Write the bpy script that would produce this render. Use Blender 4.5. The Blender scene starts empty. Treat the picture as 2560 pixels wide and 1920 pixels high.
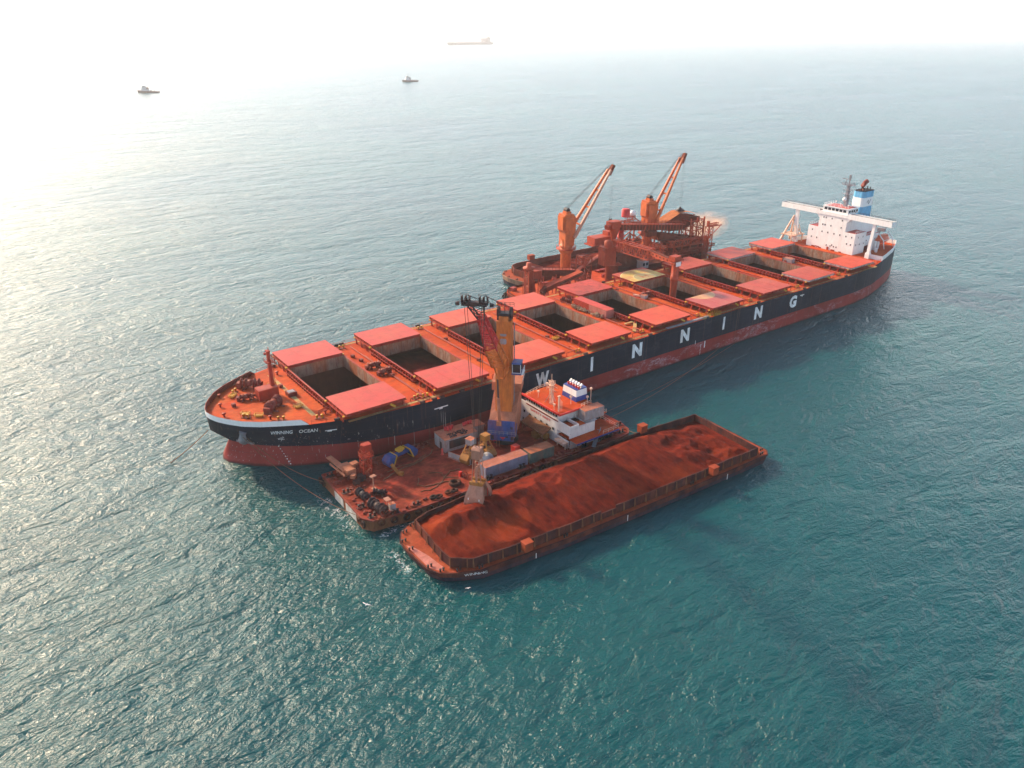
import bpy, bmesh, math, random
from mathutils import Vector, Matrix
R = math.radians
sc = bpy.context.scene
COL = sc.collection
random.seed(7)

# ---------------------------------------------------------------- camera
CAM = Vector((-40.266, -175.564, 96.217))
PITCH, ROLL, YAW, FPX = 0.428967, 0.0018258, 0.6361743, 1932.19
fw = Vector((math.sin(YAW)*math.cos(PITCH), math.cos(YAW)*math.cos(PITCH), -math.sin(PITCH)))
r0 = Vector((math.cos(YAW), -math.sin(YAW), 0)); u0 = r0.cross(fw)
rt = r0*math.cos(ROLL) + u0*math.sin(ROLL); up = -r0*math.sin(ROLL) + u0*math.cos(ROLL)
cd = bpy.data.cameras.new('camera'); cam = bpy.data.objects.new('camera', cd); COL.objects.link(cam)
cd.sensor_width = 36; cd.lens = 36*FPX/2560; cd.clip_start = 1; cd.clip_end = 90000
cam.matrix_world = Matrix(((rt.x, up.x, -fw.x, CAM.x), (rt.y, up.y, -fw.y, CAM.y), (rt.z, up.z, -fw.z, CAM.z), (0, 0, 0, 1)))
sc.camera = cam

# ---------------------------------------------------------------- light
SUN_AZ, SUN_EL = R(-15), R(30)
sdir = Vector((math.sin(SUN_AZ)*math.cos(SUN_EL), math.cos(SUN_AZ)*math.cos(SUN_EL), math.sin(SUN_EL)))
wd = bpy.data.worlds.new('World'); sc.world = wd; wd.use_nodes = True
wn = wd.node_tree
sky = wn.nodes.new('ShaderNodeTexSky'); sky.sky_type = 'NISHITA'; sky.sun_disc = False
sky.sun_elevation = SUN_EL; sky.sun_rotation = SUN_AZ
sky.air_density = 1.0; sky.dust_density = 2.2; sky.ozone_density = 1.0
veil = wn.nodes.new('ShaderNodeMix'); veil.data_type = 'RGBA'; gt = wn.nodes.new('ShaderNodeTexCoord'); gs = wn.nodes.new('ShaderNodeSeparateXYZ'); wn.links.new(gt.outputs['Generated'], gs.inputs[0])
gr = wn.nodes.new('ShaderNodeMapRange'); gr.interpolation_type = 'SMOOTHSTEP'; wn.links.new(gs.outputs['Z'], gr.inputs[0]); gr.inputs[1].default_value = 0.0; gr.inputs[2].default_value = 0.34
gr.inputs[3].default_value = 0.56; gr.inputs[4].default_value = 0.0; wn.links.new(gr.outputs[0], veil.inputs[0])      # thin white overcast over the clear-sky model
wn.links.new(sky.outputs[0], veil.inputs[6]); veil.inputs[7].default_value = (18.0, 18.4, 18.8, 1)
wn.links.new(veil.outputs[2], wn.nodes['Background'].inputs[0])
wn.nodes['Background'].inputs[1].default_value = 0.15
sl = bpy.data.lights.new('sun', 'SUN'); sl.energy = 4.4; sl.angle = R(4.0); sl.color = (1.0, 0.78, 0.52)
so = bpy.data.objects.new('sun', sl); COL.objects.link(so)
so.rotation_euler = (-sdir).to_track_quat('-Z', 'Y').to_euler(); so.location = (0, 0, 300)
sc.view_settings.view_transform = 'Standard'; sc.view_settings.look = 'None'
sc.view_settings.exposure = 0.88; sc.view_settings.gamma = 1.0
sc.cycles.use_denoising = True
sc.cycles.max_bounces = 6; sc.cycles.diffuse_bounces = 3; sc.cycles.glossy_bounces = 3
sc.cycles.volume_bounces = 1; sc.cycles.transmission_bounces = 2; sc.cycles.transparent_max_bounces = 8
sc.cycles.sample_clamp_indirect = 6; sc.cycles.caustics_reflective = False; sc.cycles.caustics_refractive = False

# ---------------------------------------------------------------- materials
def rgb(c):
    return (c[0], c[1], c[2], 1)
class N:
    """small node helper"""
    def __init__(s, name):
        s.m = bpy.data.materials.new(name); s.m.use_nodes = True; s.t = s.m.node_tree
        s.b = s.t.nodes['Principled BSDF']; s.out = s.t.nodes['Material Output']
    def n(s, ty, **k):
        x = s.t.nodes.new(ty)
        for a, v in k.items(): setattr(x, a, v)
        return x
    def l(s, a, b): s.t.links.new(a, b)
    def pos(s): 
        return s.n('ShaderNodeNewGeometry').outputs['Position']
    def obj(s):
        return s.n('ShaderNodeTexCoord').outputs['Object']
    def map(s, v, scale=(1, 1, 1), rot=(0, 0, 0), loc=(0, 0, 0)):
        x = s.n('ShaderNodeMapping'); s.l(v, x.inputs[0])
        x.inputs['Scale'].default_value = scale; x.inputs['Rotation'].default_value = rot; x.inputs['Location'].default_value = loc
        return x.outputs[0]
    def noise(s, v, scale, detail=3, rough=0.55, dist=0.0):
        x = s.n('ShaderNodeTexNoise'); s.l(v, x.inputs['Vector'])
        x.inputs['Scale'].default_value = scale; x.inputs['Detail'].default_value = detail
        x.inputs['Roughness'].default_value = rough; x.inputs['Distortion'].default_value = dist
        return x.outputs['Fac']
    def ramp(s, f, a, b, c0=0.0, c1=1.0):
        x = s.n('ShaderNodeMapRange'); s.l(f, x.inputs[0])
        x.inputs[1].default_value = a; x.inputs[2].default_value = b; x.inputs[3].default_value = c0; x.inputs[4].default_value = c1
        return x.outputs[0]
    def math(s, op, a, b=None):
        x = s.n('ShaderNodeMath', operation=op)
        for i, v in enumerate((a, b)):
            if v is None: continue
            if isinstance(v, (int, float)): x.inputs[i].default_value = v
            else: s.l(v, x.inputs[i])
        return x.outputs[0]
    def mix(s, f, a, b):
        x = s.n('ShaderNodeMix', data_type='RGBA')
        for i, v in ((0, f), (6, a), (7, b)):
            if isinstance(v, (int, float)): x.inputs[i].default_value = v
            elif isinstance(v, (tuple, list)): x.inputs[i].default_value = rgb(v)
            else: s.l(v, x.inputs[i])
        return x.outputs[2]
    def sep(s, v):
        x = s.n('ShaderNodeSeparateXYZ'); s.l(v, x.inputs[0]); return x.outputs
    def bump(s, h, strength=0.3, dist=0.1):
        x = s.n('ShaderNodeBump'); s.l(h, x.inputs['Height'])
        x.inputs['Strength'].default_value = strength; x.inputs['Distance'].default_value = dist
        s.l(x.outputs[0], s.b.inputs['Normal']); return x
    def setc(s, c):
        if isinstance(c, (tuple, list)): s.b.inputs['Base Color'].default_value = rgb(c)
        else: s.l(c, s.b.inputs['Base Color'])

DUST = (0.36, 0.09, 0.03)
def paint(name, c, rough=0.55, dirt=0.35, dust=DUST, scale=0.35, metal=0.0, up=0.0, streak=0.0, vary=0.28):
    """painted steel: blotchy ore dust, fine grain, streaks down the walls, dust settled on upward faces"""
    k = N(name); p = k.pos()
    a = k.noise(k.map(p, (1, 1, 0.35)), scale, 6, 0.65)
    b = k.noise(k.map(p, (1, 1, 0.22)), scale*7, 4, 0.6)
    f = k.math('MULTIPLY', k.ramp(a, 0.42, 0.72), dirt)
    f2 = k.math('MULTIPLY', k.ramp(b, 0.5, 0.8), dirt*0.8)
    col = k.mix(f, c, dust)
    col = k.mix(f2, col, (dust[0]*0.45, dust[1]*0.4, dust[2]*0.5))
    if streak:
        s_ = k.noise(k.map(p, (2.2, 2.2, 0.05)), 1.0, 3, 0.6)
        col = k.mix(k.math('MULTIPLY', k.ramp(s_, 0.55, 0.75), streak), col, (dust[0]*0.5, dust[1]*0.45, dust[2]*0.5))
    if up:
        nz = k.sep(k.n('ShaderNodeNewGeometry').outputs['Normal'])[2]
        uu = k.math('MULTIPLY', k.ramp(nz, 0.5, 0.9), k.math('MULTIPLY', k.ramp(b, 0.2, 0.5, 0.7, 1.0), up))
        col = k.mix(uu, col, dust)
    # uneven fading and grime in the paint itself
    v1 = k.noise(k.map(p, (1, 1, 0.5), (0, 0, 0.6)), scale*2.3, 5, 0.7, 0.6); v2 = k.noise(k.map(p, (0.35, 1.4, 0.4), (0, 0, 0.02)), 0.9, 4, 0.65)
    v = k.math('MULTIPLY', k.ramp(v1, 0.3, 0.7, 1.0-vary, 1.0+vary*0.55), k.ramp(v2, 0.3, 0.7, 1.0-vary*0.55, 1.0+vary*0.4))
    sc_ = k.n('ShaderNodeVectorMath', operation='SCALE'); k.l(col, sc_.inputs[0]); k.l(v, sc_.inputs['Scale']); col = sc_.outputs[0]
    k.b.inputs['Specular IOR Level'].default_value = 0.5 if rough < 0.5 else 0.22 if rough < 0.65 else 0.08
    k.setc(col); k.b.inputs['Roughness'].default_value = rough; k.b.inputs['Metallic'].default_value = metal
    k.bump(b, 0.15, 0.05)
    return k.m

# ---------------------------------------------------------------- mesh builder
class MB:
    def __init__(s): s.v = []; s.f = []; s.mi = []; s.sm = []
    def add(s, vs, fs, m=0, smooth=False):
        o = len(s.v); s.v += [tuple(v) for v in vs]
        for f in fs: s.f.append([i+o for i in f]); s.mi.append(m); s.sm.append(smooth)
        return s
    def box(s, a, b, m=0):
        x0, y0, z0 = a; x1, y1, z1 = b
        vs = [(x0, y0, z0), (x1, y0, z0), (x1, y1, z0), (x0, y1, z0), (x0, y0, z1), (x1, y0, z1), (x1, y1, z1), (x0, y1, z1)]
        return s.add(vs, [(0, 3, 2, 1), (4, 5, 6, 7), (0, 1, 5, 4), (1, 2, 6, 5), (2, 3, 7, 6), (3, 0, 4, 7)], m)
    def cbox(s, c, d, rz=0, m=0):
        cx, cy, cz = c; vs = []
        cs, sn = math.cos(rz), math.sin(rz)
        for z in (-d[2]/2, d[2]/2):
            for x, y in ((-d[0]/2, -d[1]/2), (d[0]/2, -d[1]/2), (d[0]/2, d[1]/2), (-d[0]/2, d[1]/2)):
                vs.append((cx+x*cs-y*sn, cy+x*sn+y*cs, cz+z))
        return s.add(vs, [(0, 3, 2, 1), (4, 5, 6, 7), (0, 1, 5, 4), (1, 2, 6, 5), (2, 3, 7, 6), (3, 0, 4, 7)], m)
    def prism(s, pts, z0, z1, m=0, cap=True):
        n = len(pts); vs = [(p[0], p[1], z0) for p in pts] + [(p[0], p[1], z1) for p in pts]
        fs = [(i, (i+1) % n, n+(i+1) % n, n+i) for i in range(n)]
        if cap: fs += [tuple(range(n))[::-1], tuple(range(n, 2*n))]
        return s.add(vs, fs, m)
    def xprism(s, prof, y0, y1, m=0):          # profile in (x,z) pushed along y
        n = len(prof); vs = [(p[0], y0, p[1]) for p in prof] + [(p[0], y1, p[1]) for p in prof]
        fs = [(i, (i+1) % n, n+(i+1) % n, n+i) for i in range(n)] + [tuple(range(n))[::-1], tuple(range(n, 2*n))]
        return s.add(vs, fs, m)
    def yprism(s, prof, x0, x1, m=0):          # profile in (y,z) pushed along x
        n = len(prof); vs = [(x0, p[0], p[1]) for p in prof] + [(x1, p[0], p[1]) for p in prof]
        fs = [(i, (i+1) % n, n+(i+1) % n, n+i) for i in range(n)] + [tuple(range(n))[::-1], tuple(range(n, 2*n))]
        return s.add(vs, fs, m)
    def frame(s, p, q):
        d = (Vector(q)-Vector(p)); L = d.length; d.normalize()
        a = Vector((0, 0, 1)) if abs(d.z) < 0.95 else Vector((1, 0, 0))
        x = d.cross(a).normalized(); y = x.cross(d).normalized()
        return d, x, y, L
    def beam(s, p, q, w, h=None, m=0, w2=None, h2=None):
        h = h or w; w2 = w2 or w; h2 = h2 or h
        d, x, y, L = s.frame(p, q); vs = []
        for P, a, b in ((Vector(p), w, h), (Vector(q), w2, h2)):
            for i, j in ((-1, -1), (1, -1), (1, 1), (-1, 1)): vs.append(P + x*(i*a/2) + y*(j*b/2))
        return s.add(vs, [(0, 3, 2, 1), (4, 5, 6, 7), (0, 1, 5, 4), (1, 2, 6, 5), (2, 3, 7, 6), (3, 0, 4, 7)], m)
    def tube(s, p, q, r, r2=None, n=10, m=0, cap=True):
        r2 = r if r2 is None else r2
        d, x, y, L = s.frame(p, q); vs = []
        for P, a in ((Vector(p), r), (Vector(q), r2)):
            for i in range(n):
                t = 2*math.pi*i/n; vs.append(P + x*(a*math.cos(t)) + y*(a*math.sin(t)))
        o = [(i, (i+1) % n, n+(i+1) % n, n+i) for i in range(n)]
        s.add(vs, o, m, True)
        if cap: s.add(vs, [tuple(range(n))[::-1], tuple(range(n, 2*n))], m)
        return s
    def path(s, pts, r, n=6, m=0):
        pts = [Vector(p) for p in pts]; rings = []
        for i, P in enumerate(pts):
            d = (pts[min(i+1, len(pts)-1)]-pts[max(i-1, 0)]).normalized()
            a = Vector((0, 0, 1)) if abs(d.z) < 0.95 else Vector((1, 0, 0))
            x = d.cross(a).normalized(); y = x.cross(d)
            rings.append([P + x*(r*math.cos(2*math.pi*k/n)) + y*(r*math.sin(2*math.pi*k/n)) for k in range(n)])
        vs = [v for rg in rings for v in rg]; fs = []
        for i in range(len(pts)-1):
            for k in range(n): fs.append((i*n+k, i*n+(k+1) % n, (i+1)*n+(k+1) % n, (i+1)*n+k))
        s.add(vs, fs, m, True)
        return s.add(vs[:n], [tuple(range(n))[::-1]], m).add(vs[-n:], [tuple(range(n))], m)
    def lathe(s, c, prof, n=16, m=0, axis='z', smooth=True):
        vs = []; k = len(prof)
        for i in range(n):
            t = 2*math.pi*i/n; cs, sn = math.cos(t), math.sin(t)
            for r, h in prof:
                if axis == 'z': vs.append((c[0]+r*cs, c[1]+r*sn, c[2]+h))
                elif axis == 'x': vs.append((c[0]+h, c[1]+r*cs, c[2]+r*sn))
                else: vs.append((c[0]+r*cs, c[1]+h, c[2]-r*sn))
        fs = []
        for i in range(n):
            j = (i+1) % n
            for a in range(k-1): fs.append((i*k+a, j*k+a, j*k+a+1, i*k+a+1))
        return s.add(vs, fs, m, smooth)
    def torus(s, c, R1, r, n=14, k=8, m=0, axis='z'):
        vs = []
        for i in range(n):
            t = 2*math.pi*i/n
            for j in range(k):
                u = 2*math.pi*j/k; a = R1+r*math.cos(u); h = r*math.sin(u)
                if axis == 'z': vs.append((c[0]+a*math.cos(t), c[1]+a*math.sin(t), c[2]+h))
                elif axis == 'x': vs.append((c[0]+h, c[1]+a*math.cos(t), c[2]+a*math.sin(t)))
                else: vs.append((c[0]+a*math.cos(t), c[1]+h, c[2]+a*math.sin(t)))
        fs = [(i*k+j, ((i+1) % n)*k+j, ((i+1) % n)*k+(j+1) % k, i*k+(j+1) % k) for i in range(n) for j in range(k)]
        return s.add(vs, fs, m, True)
    def truss(s, p, q, w, h, n, t=0.2, m=0, w2=None, h2=None, tb=None):
        """box truss between two points: four chords, posts and diagonals"""
        w2 = w2 or w; h2 = h2 or h; tb = tb or t*0.6
        d, x, y, L = s.frame(p, q); p = Vector(p); q = Vector(q)
        def c(i, a, b):
            f = i/n; P = p.lerp(q, f); ww = w+(w2-w)*f; hh = h+(h2-h)*f
            return P + x*(a*ww/2) + y*(b*hh/2)
        K = ((-1, -1), (1, -1), (1, 1), (-1, 1))
        for a, b in K: s.beam(c(0, a, b), c(n, a, b), t, m=m)
        for i in range(n+1):
            for k in range(4):
                s.beam(c(i, *K[k]), c(i, *K[(k+1) % 4]), tb, m=m)
                if i < n:
                    if (i+k) % 2: s.beam(c(i, *K[k]), c(i+1, *K[(k+1) % 4]), tb, m=m)
                    else: s.beam(c(i+1, *K[k]), c(i, *K[(k+1) % 4]), tb, m=m)
        return s
    def rail(s, pts, h=1.0, step=2.0, t=0.07, m=0):
        pts = [Vector(p) for p in pts]
        for a, b in zip(pts, pts[1:]):
            L = (b-a).length; n = max(1, int(L/step))
            for k in range(n+1):
                P = a.lerp(b, k/n); s.beam(P, P+Vector((0, 0, h)), t, m=m)
            for hh in (h, h*0.55): s.beam(a+Vector((0, 0, hh)), b+Vector((0, 0, hh)), t, m=m)
        return s
    def build(s, name, mats, parent=None, loc=None, rz=None, label=None, recalc=True):
        me = bpy.data.meshes.new(name); me.from_pydata(s.v, [], s.f)
        if not isinstance(mats, (list, tuple)): mats = [mats]
        for m in mats: me.materials.append(m)
        me.polygons.foreach_set('material_index', s.mi); me.polygons.foreach_set('use_smooth', s.sm)
        if recalc:
            bm = bmesh.new(); bm.from_mesh(me); bmesh.ops.recalc_face_normals(bm, faces=bm.faces); bm.to_mesh(me); bm.free()
        me.update()
        o = bpy.data.objects.new(name, me); COL.objects.link(o)
        if parent: o.parent = parent
        if loc: o.location = loc
        if rz is not None: o.rotation_euler = (0, 0, rz)
        if label: o['label'] = label
        return o

def tag(o, label=None, cat=None, group=None, kind=None):
    for k, v in (('label', label), ('category', cat), ('group', group), ('kind', kind)):
        if v: o[k] = v
    return o
def thing(name, label, cat, loc=(0, 0, 0), rz=0, group=None):
    o = bpy.data.objects.new(name, None); COL.objects.link(o); o.location = loc; o.rotation_euler = (0, 0, rz)
    o.empty_display_size = 1
    return tag(o, label, cat, group)
def kids(o): return [c for c in bpy.data.objects if c.parent == o]
def dup(o, loc=None, rz=None, label=None, parent=None):
    c = o.copy(); COL.objects.link(c); c.parent = parent
    if loc is not None: c.location = loc
    if rz is not None: c.rotation_euler = (0, 0, rz)
    if label: c['label'] = label
    for k in kids(o): dup(k, parent=c)
    return c
# ---------------------------------------------------------------- sea, haze
def sea_material():
    k = N('sea_water'); p = k.pos()
    # swell, wind chop and ripples; crests run across the wind from the upper left
    a1 = k.noise(k.map(p, (0.5, 1.0, 1), (0, 0, R(-30))), 0.05, 3, 0.55, 0.5)
    a2 = k.noise(k.map(p, (0.45, 1.0, 1), (0, 0, R(-24))), 0.19, 4, 0.6, 0.6)
    a3 = k.noise(k.map(p, (0.5, 1.0, 1), (0, 0, R(-62))), 0.62, 4, 0.62, 0.5)
    a4 = k.noise(k.map(p, (0.6, 1.0, 1), (0, 0, R(-5))), 1.7, 3, 0.6, 0.3)
    def ridge(v):            # sharpen crests
        t = k.math('ABSOLUTE', k.math('SUBTRACT', v, 0.5)); return k.math('SUBTRACT', 0.5, t)
    gust = k.ramp(k.noise(k.map(p, (0.4, 1, 1), (0, 0, R(-30))), 0.011, 4, 0.6), 0.35, 0.65, 0.65, 1.2)     # wind patches
    h = k.math('ADD', k.math('MULTIPLY', ridge(a2), 1.5), k.math('MULTIPLY', a2, 1.3))
    h = k.math('ADD', h, k.math('MULTIPLY', a3, 0.85))
    h = k.math('ADD', h, k.math('MULTIPLY', a4, 0.28))
    h = k.math('ADD', k.math('MULTIPLY', h, gust), k.math('MULTIPLY', a1, 2.0))
    b = k.n('ShaderNodeBump'); k.l(h, b.inputs['Height']); b.inputs['Strength'].default_value = 1.0; b.inputs['Distance'].default_value = 1.15
    k.l(b.outputs[0], k.b.inputs['Normal'])
    big = k.noise(p, 0.006, 3)
    col = k.mix(k.ramp(big, 0.35, 0.7), (0.0003, 0.052, 0.067), (0.0005, 0.067, 0.072))
    # foam where the swell slaps the pontoon end and the barge bow
    xy = k.sep(p); fn_ = k.noise(p, 0.55, 6, 0.75, 1.5); fn2 = k.noise(p, 2.4, 4, 0.7)
    def patch(cx, cy, rx, ry):
        a = k.math('DIVIDE', k.math('SUBTRACT', xy[0], cx), rx); b_ = k.math('DIVIDE', k.math('SUBTRACT', xy[1], cy), ry)
        r = k.math('SQRT', k.math('ADD', k.math('MULTIPLY', a, a), k.math('MULTIPLY', b_, b_))); return k.ramp(r, 1.0, 0.15)
    pm = k.math('MAXIMUM', k.math('MAXIMUM', patch(13.6, -38, 2.6, 13), patch(16.2, -62, 2.4, 7)), k.math('MAXIMUM', patch(20, -51.5, 6, 2.2), patch(139, 74, 3, 8)))
    fm = k.math('MULTIPLY', k.ramp(k.math('ADD', fn_, k.math('MULTIPLY', pm, 0.16)), 0.62, 0.70), k.ramp(fn2, 0.42, 0.6))
    fm = k.math('MULTIPLY', fm, k.ramp(pm, 0.0, 0.3))
    wc = k.math('MULTIPLY', k.ramp(k.noise(p, 0.35, 7, 0.75, 2.0), 0.80, 0.84), 0.5)      # rare small whitecaps
    fm = k.math('MAXIMUM', fm, wc)
    col = k.mix(fm, col, (0.62, 0.68, 0.68))
    k.setc(col)
    k.b.inputs['Roughness'].default_value = 0.27; k.b.inputs["IOR"].default_value = 1.34
    k.b.inputs['Subsurface Weight'].default_value = 1.0; k.b.inputs['Subsurface Radius'].default_value = (2.0, 9.0, 8.0); k.b.inputs['Subsurface Scale'].default_value = 1.0   # turbid water carries light sideways under the surface
    return k.m
m = MB(); S = 26000
m.add([(-S, -S, 0), (S, -S, 0), (S, S, 0), (-S, S, 0)], [(0, 1, 2, 3)])
sea = m.build('sea', sea_material()); tag(sea, kind='structure')

hz = bpy.data.materials.new('haze_air'); hz.use_nodes = True; ht = hz.node_tree; ht.nodes.clear()
ho = ht.nodes.new('ShaderNodeOutputMaterial'); hv = ht.nodes.new('ShaderNodeVolumePrincipled')
hv.inputs['Color'].default_value = (0.94, 0.97, 1.0, 1); hv.inputs['Density'].default_value = 0.000095; hv.inputs['Anisotropy'].default_value = 0.34
ht.links.new(hv.outputs[0], ho.inputs['Volume'])
m = MB(); H_ = S*1.02; m.box((-H_, -H_, -1), (H_, H_, 128))
haze = m.build('haze', hz); tag(haze, kind='stuff')
# ---------------------------------------------------------------- materials of the vessels
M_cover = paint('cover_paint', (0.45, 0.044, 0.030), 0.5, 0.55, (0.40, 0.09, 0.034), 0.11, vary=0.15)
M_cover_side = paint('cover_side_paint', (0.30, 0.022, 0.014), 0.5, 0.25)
M_cover_pale = paint('cover_pale_side', (0.42, 0.36, 0.36), 0.6, 0.6)
M_deck = paint('deck_paint', (0.42, 0.046, 0.009), 0.7, 0.8, (0.50, 0.11, 0.024), 0.10, vary=0.28)
M_red = paint('red_gear', (0.30, 0.02, 0.01), 0.55, 0.4)
M_dred = paint('dark_red_gear', (0.17, 0.022, 0.018), 0.6, 0.5)
M_coam = paint('coaming_steel', (0.30, 0.19, 0.14), 0.7, 1.2, (0.32, 0.085, 0.03), 0.3, streak=0.8)
M_hold = paint('hold_steel', (0.12, 0.034, 0.018), 0.85, 0.6, (0.16, 0.04, 0.015), 0.2)
M_white = paint('white_paint', (0.72, 0.71, 0.70), 0.45, 0.12, (0.5, 0.33, 0.25), 0.3, streak=0.18, vary=0.07)
M_grey = paint('grey_steel', (0.23, 0.24, 0.27), 0.55, 0.4)
M_dark = paint('dark_steel', (0.025, 0.025, 0.03), 0.6, 0.3)
M_yellow = paint('yellow_paint', (0.55, 0.30, 0.03), 0.5, 0.35)
M_lblue = paint('light_blue_paint', (0.10, 0.36, 0.58), 0.45, 0.06)
M_walk = paint('worn_walkway', (0.42, 0.33, 0.14), 0.8, 0.95, (0.47, 0.13, 0.05), 0.35)
M_rope = paint('rope_fibre', (0.16, 0.10, 0.06), 0.9, 0.3)
M_rubber = paint('black_rubber', (0.015, 0.015, 0.016), 0.8, 0.35)
M_ltr = paint('letter_white', (0.72, 0.76, 0.78), 0.6, 0.42, (0.32, 0.16, 0.05), 0.35, streak=0.2)
M_glass = N('window_glass'); M_glass.setc((0.02, 0.022, 0.03)); M_glass.b.inputs['Roughness'].default_value = 0.15; M_glass = M_glass.m

def hull_paint(name, c, lo=4.7, scuff=0.5):
    k = N(name); p = k.pos(); z = k.sep(p)[2]; x = k.sep(p)[0]
    big = k.noise(k.map(p, (1, 1, 0.6)), 0.12, 5, 0.6)
    fine = k.noise(k.map(p, (1, 1, 0.3)), 1.3, 4, 0.65)
    col = k.mix(k.ramp(big, 0.35, 0.75), c, (c[0]*1.5+0.012, c[1]*1.5+0.012, c[2]*1.5+0.014))
    # rust weeping down from scuppers
    st = k.noise(k.map(p, (1.6, 1.6, 0.03)), 1.0, 2, 0.5)
    col = k.mix(k.math('MULTIPLY', k.ramp(st, 0.62, 0.72), 0.5), col, (0.16, 0.08, 0.06))
    # bare scraped paint from barges lying alongside
    sc1 = k.noise(k.map(p, (0.25, 1, 0.6)), 0.35, 6, 0.7, 1.0)
    sc2 = k.noise(k.map(p, (0.5, 1, 1)), 2.2, 4, 0.8)
    f = k.math('MULTIPLY', k.ramp(sc1, 0.50, 0.64), k.ramp(sc2, 0.44, 0.60))
    f = k.math('MULTIPLY', f, k.math('MULTIPLY', k.ramp(x, 60, 120), scuff))
    col = k.mix(f, col, (0.40, 0.33, 0.37))
    # fine vertical scrapes near the bow, and a dark wet band at the water
    sv = k.noise(k.map(p, (3.0, 3.0, 0.06)), 1.0, 2, 0.4); sw = k.noise(k.map(p, (1, 1, 0.7)), 0.5, 3)
    fv = k.math('MULTIPLY', k.math('MULTIPLY', k.ramp(sv, 0.66, 0.70), k.ramp(sw, 0.45, 0.55)), k.math('MULTIPLY', k.ramp(z, 9.0, 8.0), k.ramp(x, 58, 50)))
    col = k.mix(k.math('MULTIPLY', fv, 0.8), col, (0.38, 0.36, 0.36))
    col = k.mix(k.ramp(k.math('ADD', z, k.math('MULTIPLY', big, 1.2)), 1.3, 0.8), col, (0.05, 0.014, 0.014))
    seam = k.math('LESS_THAN', k.math('FRACT', k.math('MULTIPLY', x, 0.0833)), 0.012); seam2 = k.math('LESS_THAN', k.math('FRACT', k.math('MULTIPLY', z, 0.37)), 0.035)
    col = k.mix(k.math('MULTIPLY', k.math('MAXIMUM', seam, seam2), 0.35), col, (0.06, 0.05, 0.05))
    k.setc(col); k.b.inputs['Roughness'].default_value = 0.45; k.b.inputs['Specular IOR Level'].default_value = 0.08
    k.bump(k.noise(k.map(p, (0.6, 1, 1)), 0.5, 3), 0.12, 0.15)
    return k.m
M_navy = hull_paint('hull_navy', (0.002, 0.006, 0.016), scuff=0.08)
M_boot = hull_paint('hull_boot_red', (0.18, 0.019, 0.016), scuff=0.75)

def interp(x, pts):
    if x <= pts[0][0]: return pts[0][1]
    for (a, b), (c, d) in zip(pts, pts[1:]):
        if x <= c: return b + (d-b)*(x-a)/(c-a)
    return pts[-1][1]

# ---------------------------------------------------------------- bulk carrier
ship = thing('bulk_carrier', 'huge navy hulled bulk carrier with nine open holds and white lettering along its side', 'cargo ship', (140, 0, 0))
SX = Vector((-140, 0, 0))
def sb(m, name, mats, parent=ship, label=None):     # build in world coordinates, hang under the ship
    o = m.build(name, mats, parent, label=label)
    if parent is ship: o.location = SX
    return o
DK = 12.3
HX = [24.17, 48.92, 74.59, 100.36, 126.28, 152.34, 178.40, 204.46, 231.0]; HL = 15.62; HY = 12.0
# half breadth on four levels: station list is (x_deck, hb_deck), (x_water, hb_water) ...
aft = [(236, 24.2), (250, 22.7), (263, 19.6), (276, 15.9), (285, 12.2), (289.5, 9.8)]
deckc = [(-1.2, 0.0), (-0.9, 1.9), (0.0, 4.4), (1.7, 7.2), (4.0, 10.2), (7.4, 13.0), (11.5, 15.4), (17.0, 18.4), (24.0, 20.8), (34, 23.2), (46, 24.42), (60, 24.42)] + aft
midc = [(-0.9, 0.0), (-0.4, 1.7), (0.7, 4.0), (2.6, 6.6), (5.0, 9.4), (8.5, 12.2), (12.6, 14.6), (18.4, 17.6), (25.5, 20.3), (35, 23.0), (46, 24.42), (60, 24.42)] + aft
bootc = [(3.0, 0.0), (3.6, 1.4), (5.0, 3.4), (7.0, 6.0), (9.6, 8.6), (13.2, 11.6), (17.6, 14.6), (24.0, 18.0), (31, 21.0), (39, 23.2), (48, 24.42), (60, 24.42)] + aft
wlc = [(0.9, 0.0), (1.5, 2.4), (3.4, 5.0), (6.2, 8.2), (9.4, 10.8), (13.2, 13.4), (18, 16.0), (24.5, 18.8), (32, 21.4), (40, 23.3), (49, 24.42), (60, 24.42)] + aft
subc = [(-0.8, 0.0), (0.4, 3.0), (2.8, 5.8), (5.8, 9.0), (9.2, 11.4), (13.2, 13.8), (18, 16.2), (24.5, 18.9), (32, 21.4), (40, 23.3), (49, 24.42), (60, 24.42)] + aft
LEV = [(-3.0, subc), (0.0, wlc), (4.72, bootc), (8.6, midc), (DK, deckc)]
def hb(x, z):
    for (z0, c0), (z1, c1) in zip(LEV, LEV[1:]):
        if z <= z1: 
            f = (z-z0)/(z1-z0); return interp(x, c0)*(1-f)+interp(x, c1)*f
    return interp(x, deckc)
def chs(P):                                     # stern centreline sits 1.4 m to starboard of the keel line used for the tables
    return 0 if P < 236 else 1.0*(P-236)/53.5
m = MB(); n = len(deckc)
for side in (-1, 1):
    vs = []
    for z, c in LEV:
        for (x, h) in c: vs.append((x, side*h + chs(x), z))
    for l in range(4):
        for i in range(n-1):
            q = (l*n+i, l*n+i+1, (l+1)*n+i+1, (l+1)*n+i)
            m.add([vs[j] for j in q], [(0, 1, 2, 3)], 1 if l < 2 else 0, True)
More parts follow.
